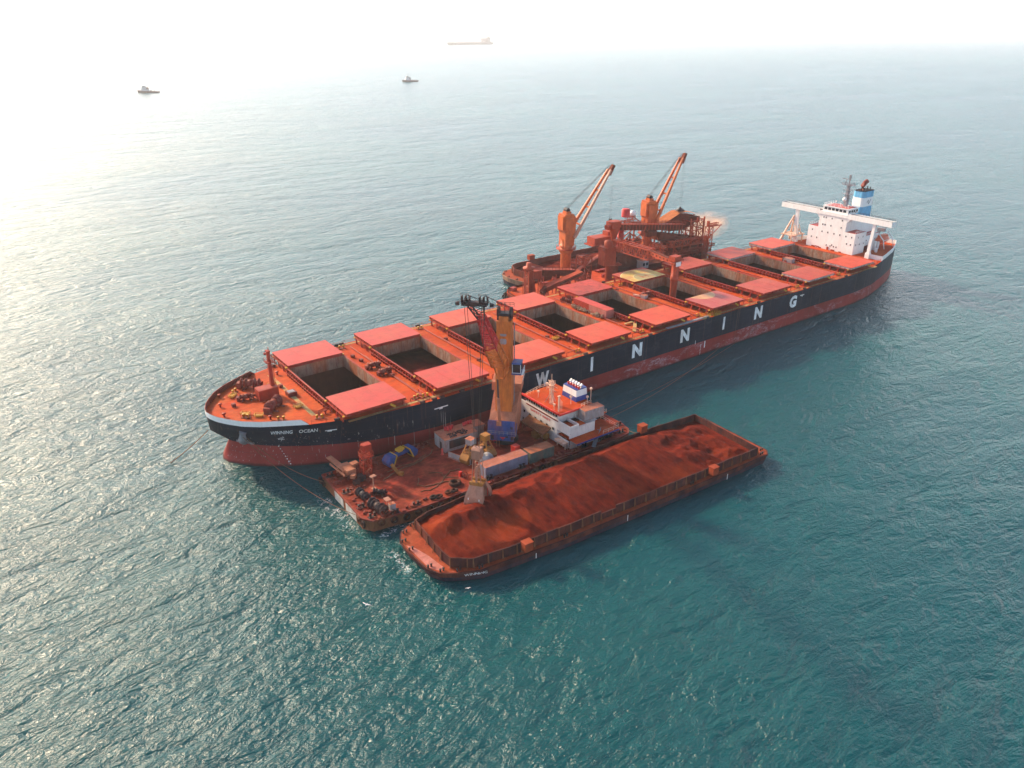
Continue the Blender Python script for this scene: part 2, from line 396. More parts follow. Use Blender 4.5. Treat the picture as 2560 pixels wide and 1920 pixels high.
    # (stem closes by itself: the first half breadth is 0)
for l in range(4):
    z0, c0 = LEV[l]; z1, c1 = LEV[l+1]; o = 1.0
    m.add([(289.5, -9.8+o, z0), (289.5, 9.8+o, z0), (289.5, 9.8+o, z1), (289.5, -9.8+o, z1)], [(0, 1, 2, 3)], 1 if l < 2 else 0)
hull = sb(m, 'hull', [M_navy, M_boot])
bmx = bmesh.new(); bmx.from_mesh(hull.data); bmesh.ops.remove_doubles(bmx, verts=bmx.verts, dist=0.001); bmesh.ops.recalc_face_normals(bmx, faces=bmx.faces); bmx.to_mesh(hull.data); bmx.free()

# deck plating with nine openings
m = MB()
xs = sorted(set([x for x, _ in deckc] + [v for x in HX for v in (x-0.25, x+HL+0.25)]))
for a, b in zip(xs, xs[1:]):
    mid = (a+b)/2
    hole = any(x-0.25 <= mid <= x+HL+0.25 for x in HX)
    ha, hb_ = interp(a, deckc), interp(b, deckc); ca, cb = chs(a), chs(b)
    if hole:
        m.add([(a, -ha+ca, DK), (b, -hb_+cb, DK), (b, -HY-0.25, DK), (a, -HY-0.25, DK)], [(0, 1, 2, 3)])
        m.add([(a, HY+0.25, DK), (b, HY+0.25, DK), (b, hb_+cb, DK), (a, ha+ca, DK)], [(0, 1, 2, 3)])
    else:
        m.add([(a, -ha+ca, DK), (b, -hb_+cb, DK), (b, hb_+cb, DK), (a, ha+ca, DK)], [(0, 1, 2, 3)])
sb(m, 'deck', M_deck)

# bow bulwark: white outside, dark red inside
m = MB(); N_ = 40
def deckpt(t, side):                            # t metres aft along x
    return Vector((t, side*interp(t, deckc), 0))
for side in (-1, 1):
    ts = [-1.2 + 18.0*(i/N_)**1.6 for i in range(N_+1)]
    for a, b in zip(ts, ts[1:]):
        A, B = deckpt(a, side), deckpt(b, side)
        h = 1.35 if b < 15.5 else max(0.1, 1.35*(16.9-b)/1.4)
        h0 = 1.35 if a < 15.5 else max(0.1, 1.35*(16.9-a)/1.4)
        nn = (B-A).cross(Vector((0, 0, 1))).normalized()*(0.16*(-1 if side > 0 else 1))
        for off, mi in ((0.0, 0), (1.0, 1)):
            s_ = -nn*off
            m.add([A+s_+Vector((0, 0, DK-0.02)), B+s_+Vector((0, 0, DK-0.02)), B+s_+Vector((0, 0, DK+h)), A+s_+Vector((0, 0, DK+h0))], [(0, 1, 2, 3)], mi)
        m.add([A+Vector((0, 0, DK+h0)), B+Vector((0, 0, DK+h)), B-nn+Vector((0, 0, DK+h)), A-nn+Vector((0, 0, DK+h0))], [(0, 1, 2, 3)], 1)
sb(m, 'bow_bulwark', [M_white, M_dred])
m = MB()
for side in (-1, 1):
    for i in range(3, 30):
        t = 0.2+i*0.52; A = deckpt(t, side)
        m.cbox((A.x+0.1, A.y-side*0.4, DK+0.6), (0.1, 0.5, 1.15), math.atan2(side*(interp(t+.5, deckc)-interp(t, deckc)), .5))
sb(m, 'bulwark_stay', M_dred)

# stern bulwark and railings
m = MB()
for side in (-1, 1):
    pp = [(259, 0), (264, 0), (270, 0), (276, 0), (281, 0), (285, 0), (289.3, 0)]
    pts = [Vector((x, side*(interp(x, aft)-0.1)+chs(x), DK)) for x, _ in pp]
    for a, b in zip(pts, pts[1:]): m.beam(a+Vector((0, 0, .85)), b+Vector((0, 0, .85)), 0.18, 1.7)
m.beam((258.4, -14.2, DK+0.9), (259, -20.3, DK+0.9), 0.2, 1.8); m.beam((258.4, 19.6, DK+0.9), (259, 21.6, DK+0.9), 0.2, 1.8)
m.beam((289.3, -8.7, DK+0.85), (289.3, 10.7, DK+0.85), 0.18, 1.7)
sb(m, 'stern_bulwark', M_white)
m = MB()
for side in (-1, 1):
    m.rail([(x, side*(interp(x, deckc)-0.3)+chs(x), DK) for x in (17.5, 24, 34, 46, 60, 120, 180, 236, 250, 258)], 1.0, 3.0, 0.06)
sb(m, 'deck_railing', M_red)

# holds: coamings, cavity, covers
def cover_mesh():
    m = MB(); t = 14.96-DK
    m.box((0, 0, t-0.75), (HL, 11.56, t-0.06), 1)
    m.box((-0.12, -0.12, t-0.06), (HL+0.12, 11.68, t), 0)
    for xx in (5.2, 10.4): m.box((xx-.05, 0, t), (xx+.05, 11.56, t+.025), 0)
    for i in range(8): 
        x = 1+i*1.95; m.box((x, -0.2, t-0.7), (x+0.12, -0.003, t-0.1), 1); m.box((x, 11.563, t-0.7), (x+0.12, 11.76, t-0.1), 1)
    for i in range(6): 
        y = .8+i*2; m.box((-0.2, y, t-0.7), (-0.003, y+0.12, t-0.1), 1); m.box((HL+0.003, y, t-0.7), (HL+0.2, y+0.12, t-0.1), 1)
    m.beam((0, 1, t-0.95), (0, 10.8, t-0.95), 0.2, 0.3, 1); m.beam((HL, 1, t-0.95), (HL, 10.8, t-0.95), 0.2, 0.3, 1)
    return m
M_cover_b = paint('cover_paint_orange', (0.50, 0.062, 0.027), 0.5, 0.55, (0.46, 0.11, 0.04), 0.11, vary=0.15)
M_cover_c = paint('cover_paint_brick', (0.40, 0.050, 0.024), 0.5, 0.55, (0.42, 0.10, 0.04), 0.13, vary=0.2)
M_cover_d = paint('cover_paint_sooty', (0.45, 0.055, 0.035), 0.5, 0.9, (0.13, 0.028, 0.014), 0.10, vary=0.15)
def heli_paint():
    k = N('helideck_paint'); o = k.obj(); s = k.sep(o)
    dx = k.math('SUBTRACT', s[0], 7.8); dy = k.math('SUBTRACT', s[1], 1.5)
    r = k.math('SQRT', k.math('ADD', k.math('MULTIPLY', dx, dx), k.math('MULTIPLY', dy, dy)))
    base = k.mix(k.ramp(k.noise(o, 0.4, 4), 0.4, 0.7), (0.35, 0.036, 0.024), (0.36, 0.075, 0.035))
    yel = k.mix(k.ramp(k.noise(o, 0.3, 5, 0.7), 0.35, 0.65), (0.52, 0.40, 0.10), (0.40, 0.17, 0.07))
    grn = k.mix(k.ramp(k.noise(o, 0.5, 4), 0.4, 0.7), (0.26, 0.25, 0.12), (0.36, 0.20, 0.09))
    c = k.mix(k.math('LESS_THAN', r, 9.6), base, (0.6, 0.5, 0.25))
    c = k.mix(k.math('LESS_THAN', r, 9.3), c, yel)
    c = k.mix(k.math('LESS_THAN', r, 5.0), c, (0.5, 0.42, 0.2)); c = k.mix(k.math('LESS_THAN', r, 4.7), c, grn)
    k.setc(c); k.b.inputs['Roughness'].default_value = 0.7
    return k.m
M_heli = heli_paint()
def coaming_mesh():
    m = MB(); h = 1.72; t = 0.22; e = 0.02
    X0, X1, Y = -0.22, HL+0.22, HY+0.22
    # inner faces pale, outer faces red
    m.box((X0-e, -Y-e, -1.6), (0, Y+e, h), 0); m.box((HL, -Y-e, -1.6), (X1+e, Y+e, h), 0)
    m.box((0, -Y-e, -1.6), (HL, -HY, h), 0); m.box((0, HY, -1.6), (HL, Y+e, h), 0)
    # skin outside in deck red
    o = 0.03+e
    m.box((X0-o-0.05, -Y, 0.0), (X0-o+0.02, Y, h-0.05), 1); m.box((X1+o-0.02, -Y, 0.0), (X1+o+0.05, Y, h-0.05), 1)
    m.box((X0, -Y-o-.05, 0.0), (X1, -Y-o+0.02, h-0.05), 1); m.box((X0, Y+o-.02, 0.0), (X1, Y+o+0.05, h-0.05), 1)
    # top flange / rail running out under the open covers
    for x in (X0-0.25, X1-0.15):
        m.box((x, -23.2, h), (x+0.42, 23.2, h+0.14), 1)
    for y in (-Y-0.2, Y-0.2): m.box((X0+.2, y, h+0.002), (X1-.2, y+0.42, h+0.12), 1)
    # stays
    for i in range(17):
        y = -11.4+i*1.425
        for x0, x1 in ((X0-0.62, X0-0.08), (X1+0.08, X1+0.62)):
            m.box((x0, y-0.06, 0), (x1, y+0.06, h-0.1), 1)
    for i in range(9):
        x = 0.9+i*1.7
        m.box((x-0.06, -Y-0.6, 0), (x+0.06, -Y-0.1, h-0.1), 1); m.box((x-0.06, Y+0.1, 0), (x+0.06, Y+0.6, h-0.1), 1)
    m.box((X0-0.75, -Y-0.2, 0.85), (X0-0.05, Y+0.2, 0.93), 1)
    # posts under the outer rails
    for y in (-21.8, -18.6, -15.2, 15.2, 18.6, 21.8):
        for x in (X0-0.04, X1+0.04):
            m.beam((x, y, 0), (x, y, h), 0.3, 0.3, 1); m.beam((x, y+(0.9 if y < 0 else -0.9), 0), (x, y, h*0.8), 0.12, 0.3, 1)
    return m
coam0 = None
cov_src = None
hl = ['red hatch cover rolled half open', None]
for i, x in enumerate(HX):
    if i == 0:
        coam0 = coaming_mesh().build('hatch_coaming', [M_coam, M_red], ship, (x-140, 0, DK)); c = coam0
    else:
        c = coam0.copy(); COL.objects.link(c); c.parent = ship; c.location = (x-140, 0, DK)
    for side in (-1, 1):
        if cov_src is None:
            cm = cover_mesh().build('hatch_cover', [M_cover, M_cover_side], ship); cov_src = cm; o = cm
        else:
            o = cov_src.copy(); COL.objects.link(o); o.parent = ship
        o.location = (x-140, -23.59 if side < 0 else 12.03, DK)
        if i == 5 and side > 0 or i == 5 and side < 0 or i >= 7:
            o.data = o.data.copy()
        if i >= 7: 
            o.data.materials[1] = M_cover_pale; o['label'] = 'hatch cover with chalky pale edges'
        if i == 5 and side > 0:
            o.data.materials[0] = M_heli; o['label'] = 'hatch cover painted with a faded yellow helicopter landing circle'
        if i == 5 and side < 0:
            km = N('helideck_corner_paint'); ob = km.obj(); s_ = km.sep(ob)
            dx = km.math('SUBTRACT', s_[0], 7.8); dy = km.math('SUBTRACT', s_[1], 12.9)
            r_ = km.math('SQRT', km.math('ADD', km.math('MULTIPLY', dx, dx), km.math('MULTIPLY', dy, dy)))
            bs = km.mix(km.ramp(km.noise(ob, 0.4, 4), 0.4, 0.7), (0.35, 0.036, 0.024), (0.36, 0.075, 0.035))
            yl = km.mix(km.ramp(km.noise(ob, 0.3, 5, 0.7), 0.35, 0.65), (0.48, 0.30, 0.10), (0.42, 0.15, 0.07))
            km.setc(km.mix(km.math('LESS_THAN', r_, 5.6), bs, yl)); o.data.materials[0] = km.m
            o['label'] = 'hatch cover with the tip of a faded yellow circle on its inner edge'
        v = {2: M_cover_b, 3: M_cover_b, 4: M_cover_b, 6: M_cover_c, 8: M_cover_b, 7: M_cover_c}.get(i)
        if i == 4 and side > 0: v = M_cover_d; o['label'] = 'hatch cover with a dark smear of spilled ore'
        if v and i != 5:
            if o.data.users > 1: o.data = o.data.copy()
            o.data.materials[0] = v
g = MB()
for i, x in enumerate(HX):
    for side in (-1, 1):
        for xx in (x-0.35, x+HL+0.35):
            g.cbox((xx, side*12.6, DK+1.9), (0.5, 0.7, 0.35)); g.cbox((xx, side*22.6, DK+1.75), (0.45, 0.5, 0.3))
        g.beam((x+HL-3, side*23.9, DK+1.2), (x+HL-4.2, side*23.5, DK+2.0), 0.35, 0.5)
sb(g, 'cover_gear', M_yellow)
# helicopter marking lettering on the landing cover
def text_mesh(txt, size, extr=0.0, bold=0.0):
    cu = bpy.data.curves.new('t', 'FONT'); cu.body = txt; cu.size = size; cu.extrude = 0; cu.offset = bold; cu.resolution_u = 3
    ob = bpy.data.objects.new('t', cu); COL.objects.link(ob)
    dg = bpy.context.evaluated_depsgraph_get(); me = bpy.data.meshes.new_from_object(ob.evaluated_get(dg))
    vs = [v.co.copy() for v in me.vertices]; fs = [list(p.vertices) for p in me.polygons]
    bpy.data.objects.remove(ob); bpy.data.curves.remove(cu); bpy.data.meshes.remove(me)
    x0 = min(v.x for v in vs); x1 = max(v.x for v in vs); y0 = min(v.y for v in vs); y1 = max(v.y for v in vs)
    return [(v.x-x0, v.y-y0) for v in vs], fs, x1-x0, y1-y0
m = MB(); hxx, hyy = HX[5]+7.8, 12.03+1.5+1.2
for a, b, c, d in ((-1.5, -1.0, 0.35, 2.4), (1.15, -1.0, .35, 2.4), (-1.2, .1, 2.5, .3)): m.box((hxx+a, hyy+b, 14.962), (hxx+a+c, hyy+b+d, 14.99))
sb(m, 'landing_mark', M_cover_side)
# hold cavities
m = MB()
for i, x in enumerate(HX):
    a, b = x-4.4, x+HL+4.6
    if i == 0: a = x-0.5
    y = 19 if i else 13; z0, z1 = -6.0, DK-1.55
    Y0 = HY+.1
    for q in ([(a, -y, z0), (b, -y, z0), (b, y, z0), (a, y, z0)],
              [(a, -y, z0), (b, -y, z0), (b, -y, z1), (a, -y, z1)], [(a, y, z0), (b, y, z0), (b, y, z1), (a, y, z1)],
              [(a, -y, z0), (a, y, z0), (a, y, z1), (a, -y, z1)], [(b, -y, z0), (b, y, z0), (b, y, z1), (b, -y, z1)],
              [(a, -y, z1), (x-.1, -y, z1), (x-.1, y, z1), (a, y, z1)], [(x+HL+.1, -y, z1), (b, -y, z1), (b, y, z1), (x+HL+.1, y, z1)],
              [(x-.1, -y, z1), (x+HL+.1, -y, z1), (x+HL+.1, -Y0, z1), (x-.1, -Y0, z1)], [(x-.1, Y0, z1), (x+HL+.1, Y0, z1), (x+HL+.1, y, z1), (x-.1, y, z1)]):
        m.add(q, [(0, 1, 2, 3)])
sb(m, 'hold_lining', M_hold)

# walkway paint, pipes, deck fittings
m = MB()
m.box((25, -22.9, DK+0.0), (60, -21.9, DK+0.006)); 
m.box((60, -23.6, DK), (250, -22.75, DK+0.006)); m.box((40, 22.9, DK), (250, 23.7, DK+0.006))
m.box((19.2, -14.5, DK), (20.3, 15, DK+0.006))
sb(m, 'walkway_marking', M_walk)
m = MB()
for y in (-13.6, -13.25, 13.4): 
    pass
for i in range(8):
    x = HX[i]+HL+4.9
    m.tube((x+1.2, -21, DK+0.35), (x+1.2, 20, DK+0.35), 0.13); m.tube((x+1.6, -21, DK+0.3), (x+1.6, 12, DK+0.3), 0.09)
for x0, x1 in ((20.8, 23.4),):
    for y, z in ((-15.5, 0.9), (-14.8, 0.9)): m.path([(x0, y, DK), (x0, y, DK+z), (x1+1.5, y+1.6, DK+z), (x1+1.5, y+1.6, DK)], 0.13)
for i in (0, 1, 2, 3, 4, 5, 6, 7):
    x = HX[i]+HL+2.2
    m.path([(x, -22, DK), (x, -22, DK+1.0), (x+4.5, -21.5, DK+1.0), (x+4.5, -18, DK+1.0), (x+4.5, -18, DK)], 0.12)
sb(m, 'deck_pipe', M_red)

def bitts(name, x, y, rz, parent=ship, mm=None):
    m = MB(); m.cbox((0, 0, 0.08), (2.2, 0.9, 0.16), 0, 1)
    for s in (-0.6, 0.6): m.lathe((s, 0, 0.1), [(0.26, 0), (0.26, 0.75), (0.34, 0.78), (0.34, 0.9), (0, 0.9)], 10, 0)
    return m.build(name, [mm or M_yellow, M_dred], parent, (x-140, y, DK), rz)
B0 = None
for (x, y, rz) in [(8.6, 9.4, 0.7), (6.2, -6.2, -0.8), (12.5, -12.3, -.5), (20.2, -16.8, -.3), (44.2, -20.8, 0.3), (46.5, -21.4, 0), (43.5, 21, 0), (71, -21.3, 0), (97, -21.4, 0), (123.2, -21.0, 0), (148.5, -21.2, 0), (174.6, -21.3, 0), (200.8, -21.5, 0), (226.8, -21.4, 0), (70, 21.5, 0), (148, 19, 0), (151, 17.5, 0), (200, 21.3, 0), (252, -20.3, 0.1)]:
    if B0 is None: B0 = bitts('mooring_bitts', x, y, rz)
    else:
        c = B0.copy(); COL.objects.link(c); c.parent = ship; c.location = (x-140, y, DK); c.rotation_euler = (0, 0, rz)

def winch(name, x, y, rz, s=1.0, par=ship, off=-140, z=DK, body=None, frame=None):
    body = body or M_dred; frame = frame or M_dred
    m = MB(); m.box((-2.0*s, -1.6*s, 0), (2.0*s, -1.3*s, 0.25*s)); m.box((-2.0*s, 1.3*s, 0), (2.0*s, 1.6*s, 0.25*s))
    for a in (-2.3, -0.9, 0.9, 2.3): m.box((-0.9*s, (a-.1)*s, 0), (0.9*s, (a+.1)*s, 1.3*s))
    m.box((-0.8*s, 2.4*s, 0), (0.8*s, 3.3*s, 1.5*s)); m.tube((0, -3.0*s, 1.3*s), (0, 3.2*s, 1.3*s), 0.18*s, n=8)
    o = m.build(name, frame, par, (x+off, y, z), rz)
    d = MB()
    for a0, a1 in ((-2.2, -1.0), (1.0, 2.2)):
        d.lathe((0, 0, 1.3*s), [(0.3*s, a0*s), (1.25*s, a0*s), (1.25*s, (a0+.12)*s), (0.75*s, (a0+.14)*s), (0.75*s, (a1-.14)*s), (1.25*s, (a1-.12)*s), (1.25*s, a1*s), (0.3*s, a1*s)], 18, 0, 'y')
    d.lathe((0, 0, 1.3*s), [(0.2*s, -.8*s), (0.9*s, -.8*s), (0.9*s, .8*s), (0.2*s, .8*s)], 14, 0, 'y')
    d.lathe((0, 0, 1.3*s), [(0.55*s, -3.0*s), (0.4*s, -2.7*s), (0.5*s, -2.4*s)], 12, 0, 'y')
    d.build('winch_drum', body, o)
    return o
w0 = winch('anchor_windlass', 13.0, 9.8, 0.9, 1.05)
dup(w0, (13.4-140, -5.2, DK), 2.3, parent=ship)
w1 = winch('mooring_winch', 9.8, 3.6, 1.25, 0.72)
for (x, y, rz) in [(44.6, 3.0, 1.5), (45.2, -2.5, 1.7), (123, 14.5, 0.2), (149.5, 3.5, 1.5), (227.5, 1.0, 1.5), (270, -6, 1.5)]:
    dup(w1, (x-140, y, DK), rz, parent=ship)
# foremast and its store
m = MB(); m.box((12.0, 0.4, DK), (17.0, 3.6, DK+2.7)); m.box((12.2, 0.6, DK+2.7), (16.8, 3.4, DK+2.76))
store = sb(m, 'mast_house', M_red)
m = MB(); m.beam((16.2, 2.4, DK+2.7), (16.2, 2.4, DK+11.6), 0.95, 0.95, 0, 0.7, 0.7)
m.box((15.2, 1.4, DK+9.0), (17.2, 3.4, DK+9.15)); m.rail([(15.2, 1.4, DK+9.1), (17.2, 1.4, DK+9.1), (17.2, 3.4, DK+9.1), (15.2, 3.4, DK+9.1), (15.2, 1.4, DK+9.1)], 0.9, 1.0, 0.05)
m.cbox((16.2, 2.4, DK+11.9), (0.9, 1.4, 0.3)); m.cbox((15.4, 2.4, DK+11.4), (0.5, 0.5, 0.5)); m.beam((16.4, 2.4, DK+12), (16.4, 2.4, DK+13), 0.12)
for i in range(16): m.cbox((17.0, 2.4, DK+3.2+i*0.5), (0.06, 0.5, 0.06))
m.beam((17.0, 2.15, DK+2.7), (17.0, 2.15, DK+11), 0.06); m.beam((17.0, 2.65, DK+2.7), (17.0, 2.65, DK+11), 0.06)
m.beam((16.4, 1.9, DK+11), (18.6, -0.6, DK+9.2), 0.1); 
sb(m, 'foremast', M_red)
# hatches, vents and mushroom caps scattered on the foredeck and between the holds
m = MB()
m.box((18.6, 0.6, DK), (20.9, -1.6, DK+1.1))
for x, y in [(18.9, 5.2), (5.4, 1.2)]: m.box((x, y, DK), (x+0.9, y+0.9, DK+0.8))
for x, y in [(43.2, 13.0), (43.8, 9.0), (45.8, -5.2), (95.5, 8.5), (97.0, -7.5), (146, 14), (173.5, -6), (198.6, 3), (222.5, 8), (70.5, -10), (71.5, 9)]:
    m.cbox((x, y, DK+0.4), (0.9, 0.9, 0.8), 0.2)
sb(m, 'access_hatch', M_dred)
m = MB(); m.box((18.9, 0.3, DK+1.1), (20.5, -1.3, DK+1.16)); sb(m, 'skylight_cover', M_grey)
m = MB()
for x, y in [(4.6, 8.6), (10.6, -10.4), (3.1, 3.2), (22.4, -15.2), (21.6, 14), (2.2, -2.6), (66.5, 16), (93, -17), (119, 16.5)]:
    m.lathe((x, y, DK), [(0.22, 0), (0.22, 0.7), (0.5, 0.72), (0.45, 0.95), (0, 1.0)], 10)
sb(m, 'mushroom_vent', M_red)
# yellow roller frames near the bow bitts
m = MB()
for x, y, a in [(7.4, 7.2, .7), (6.6, -4.6, -.8), (8.9, -7.4, -.6), (17.8, 8.0, 0.3), (18.4, -8.2, 0.2), (98.3, -9.8, 0), (173, -18, 0)]:
    c_, s_ = math.cos(a), math.sin(a)
    P = lambda u, v, z: (x+u*c_-v*s_, y+u*s_+v*c_, DK+z)
    m.rail([P(-1, -.6, 0), P(1, -.6, 0), P(1, .6, 0), P(-1, .6, 0), P(-1, -.6, 0)], 0.75, 1.0, 0.09)
    m.cbox(P(0, 0, .25), (1.5, 0.8, .5), a)
sb(m, 'roller_frame', M_yellow)
# ladder platforms (gangways) at the side, yellow
m = MB()
for x in (147.5, 152.5):
    m.box((x, -24.3, DK+0.05), (x+3.4, -22.6, DK+0.2)); m.rail([(x, -24.3, DK+.2), (x+3.4, -24.3, DK+.2), (x+3.4, -22.6, DK+.2), (x, -22.6, DK+.2), (x, -24.3, DK+.2)], 1.0, 1.1, 0.08)
sb(m, 'gangway_platform', M_yellow)
m = MB(); m.beam((131, -23.8, DK+0.5), (150, -23.9, DK+0.5), 0.9, 0.35); sb(m, 'stowed_gangway', M_grey)
# fairleads and patches on the sheer
m = MB()
for x in (22.5, 46.8, 49, 55, 71, 97, 123, 149, 175, 201, 227, 43.5):
    s = -1; y = s*(interp(x, deckc)-0.25); m.box((x, y-0.35, DK), (x+1.3, y+0.25, DK+0.55))
for x in (22.0, 42.5, 44.2, 70, 148): m.box((x, interp(x, deckc)-0.6, DK), (x+1.3, interp(x, deckc), DK+0.6))
sb(m, 'fairlead', M_dark)
# hawse pipe and anchor recess, port bow
m = MB(); 
def hp(x, z, off=0.0, side=-1): return (x, side*(hb(x, z)+off), z)
m.path([hp(4.2, 10.6, -0.2), hp(4.0, 8.8, 0.55), hp(4.3, 7.0, 0.55), hp(5.2, 5.9, -0.1)], 0.9, 10); sb(m, 'anchor_bolster', M_grey)
m = MB(); m.beam(hp(3.4, 6.9, 1.2), hp(6.4, 6.3, 1.2), 0.5, 0.35); m.beam(hp(4.6, 8.3, 1.5), hp(4.8, 6.4, 1.5), 0.35); m.cbox(hp(3.5, 7.2, 1.3), (0.9, 0.5, 0.5), -.8); sb(m, 'anchor', M_grey)
# lettering on the side
def hull_text(txt, x0, x1, z0, z1, name, mat, off=0.05, arc=False, bold=0.0):
    vs, fs, w, h = text_mesh(txt, 1.0, bold=bold)
    out = []
    if arc:
        zc = (z0+z1)/2; xs_ = [x0+(x1-x0)*i/60 for i in range(61)]; ac = [0]
        for a, b in zip(xs_, xs_[1:]): ac.append(ac[-1]+math.hypot(b-a, hb(b, zc)-hb(a, zc)))
    for u, v in vs:
        f = u/w; z = z0+(z1-z0)*v/h
        if arc:
            t = f*ac[-1]; j = max(k for k in range(61) if ac[k] <= t+1e-9); j = min(j, 59)
            x = xs_[j]+(xs_[j+1]-xs_[j])*(t-ac[j])/(ac[j+1]-ac[j])
        else: x = x0+(x1-x0)*f
        out.append((x, -(hb(x, z)+off), z))
    m = MB(); m.add(out, fs); return sb(m, name, mat)
for ch, xc, w in (('W', 81.8, 4.6), ('I', 100.0, 0.95), ('N', 118.2, 4.1), ('N', 139.3, 4.1), ('I', 158.0, 0.95), ('N', 176.0, 4.1), ('G', 195.5, 4.0)):
    hull_text(ch, xc-w/2, xc+w/2, 6.6, 11.05, 'hull_letter', M_ltr, 0.04, bold=0.055 if ch != 'I' else 0.02)
hull_text('WINNING', 9.2, 13.6, 9.8, 10.85, 'name_lettering', M_ltr, 0.06, True, 0.02); hull_text('OCEAN', 14.9, 18.8, 9.8, 10.85, 'name_lettering', M_ltr, 0.06, True, 0.02)
m = MB()
for x, z, w, h in ((20.4, 9.6, 2.6, 0.28), (20.9, 9.35, 1.0, 0.3), (47.2, 9.7, 4.0, 0.3), (48.6, 9.4, 1.0, 0.35), (199.2, 10.2, 2.4, 0.35), (200.2, 9.8, 0.5, 0.4)):
    v = [(x+a*w, -(hb(x+a*w, z+b*h)+0.06), z+b*h) for a, b in ((0, 0), (1, 0), (1, 1), (0, 1))]; m.add(v, [(0, 1, 2, 3)])
for pts in ([(11.2, 8.6), (10.9, 8.3), (11.0, 7.95), (12.2, 7.95)], [(11.2, 8.6), (11.9, 8.6)], [(11.6, 9.0), (11.9, 8.7)]):
    for (xa, za), (xb, zb) in zip(pts, pts[1:]):
        m.beam((xa, -(hb(xa, za)+.05), za), (xb, -(hb(xb, zb)+.05), zb), 0.14, 0.08)
for i in range(14):                                    # draught marks
    z = 0.6+i*0.58; x = 11.6+max(0, (4.7-z))*0.35
    m.cbox((x, -(hb(x, z)+0.05), z), (0.28, 0.06, 0.24), -.8)
    if z < 4.6: m.cbox((147.3, -24.47, z*0.9), (0.22, 0.05, 0.2))
m.cbox((149.2, -24.48, 3.5), (0.4, 0.05, 2.3)); m.cbox((144.5, -24.48, 5.2), (0.15, 0.05, 1.3))
sb(m, 'hull_mark', M_ltr)

# ---- accommodation
house = MB(); hx = 257.1
house.box((hx, -8.1, DK), (265.3, 13.6, 21.0)); house.box((265.3, -6.0, DK), (279, 11.5, 18.2))
house.box((hx+0.002, -3.4, 21.0), (268, 9.2, 26.6)); house.box((268, -2.2, 18.2), (281, 8, 23.0))
for s, y in ((-1, -3.4), (1, 9.2)):             # brackets under the wings
    house.yprism([(y, 26.4), (y+s*1.6, 26.4), (y, 24.8)], hx+0.05, hx+2.6)
dh = sb(house, 'deckhouse', M_white)
m = MB(); m.box((hx+.2, -7.9, 21.0), (265.1, -3.5, 21.03)); m.box((hx+.2, 9.3, 21.0), (265.1, 13.4, 21.03)); m.box((265.5, -5.8, 18.2), (267.9, 11.3, 18.23)); m.box((268, -5.8, 18.2), (279, -2.3, 18.23)); m.box((268, 8.1, 18.2), (279, 11.3, 18.23)); m.box((hx+0.9, -2.4, 30.15), (264.4, 8.0, 30.2))
m.build('house_roof', M_cover, dh)
m = MB(); m.rail([(265, -7.9, 21), (hx+.3, -7.9, 21)], 1, 1.5, .06); m.rail([(279, -5.8, 18.2), (266, -5.8, 18.2)], 1, 1.5, .06); m.rail([(hx+.3, 13.4, 21), (265, 13.4, 21)], 1, 1.5, .06); m.rail([(280.8, -2, 23), (268.2, -2, 23)], 1, 1.5, .06); m.build('house_railing', M_white, dh)
W0 = None
wins = [(7.2, 25.4), (6.1, 25.4), (3.4, 25.4), (-1.3, 25.4), (7.2, 22.4), (6.1, 22.4), (3.4, 22.4), (-1.3, 22.4), (11.6, 19.4), (7.0, 19.4), (4.3, 19.4), (1.4, 19.4), (-1.3, 19.4), (-4.1, 19.4), (-6.7, 19.4), (11.6, 16.4), (9.0, 16.4), (-4.9, 16.4), (-6.7, 16.4)]
wside = [(258.6, 16.3), (261.2, 16.3), (264.2, 16.3), (259.6, 19.3), (263, 19.3)]
def win(x, y, z, side=False):
    global W0
    if W0 is None:
        m = MB(); m.box((-0.04, -0.22, -0.32), (0.03, 0.22, 0.32), 0); m.box((-0.06, -0.30, -0.40), (-0.005, -0.22, 0.40), 1); m.box((-0.06, 0.22, -0.40), (-0.005, 0.30, 0.40), 1); m.box((-0.06, -0.22, 0.32), (-0.005, 0.22, 0.40), 1)
        W0 = m.build('window', [M_glass, M_white], dh); o = W0
    else:
        o = W0.copy(); COL.objects.link(o); o.parent = dh
    o.location = (x, y, z); o.rotation_euler = (0, 0, math.pi/2 if side else 0)
for y, z in wins: win(hx-0.005, y, z)
for x, z in wside: win(x, -8.105, z, True)
for x in (267.2, 270, 273.5, 276.4): win(x, -6.005, 16.2, True); 
for y in (1.5, 2.2, 0.6, -0.6, 4.0): win(hx-.005, y, 14.1 if y != 1.5 else 14.6)
# stains above the main deck
m = MB(); 
for y, z, w, h in [(10, 12.6, 1.6, 0.5), (6.8, 12.5, 1.1, 0.4), (3.2, 12.9, .9, 1.3), (0.8, 12.6, 1.7, 0.5), (8.2, 12.8, 1.8, .35), (-2.6, 12.5, 1.1, .4)]:
    m.box((hx-0.2, y-w/2, z-h/2), (hx-0.004, y+w/2, z+h/2))
m.build('pipe_casing', M_red, dh)
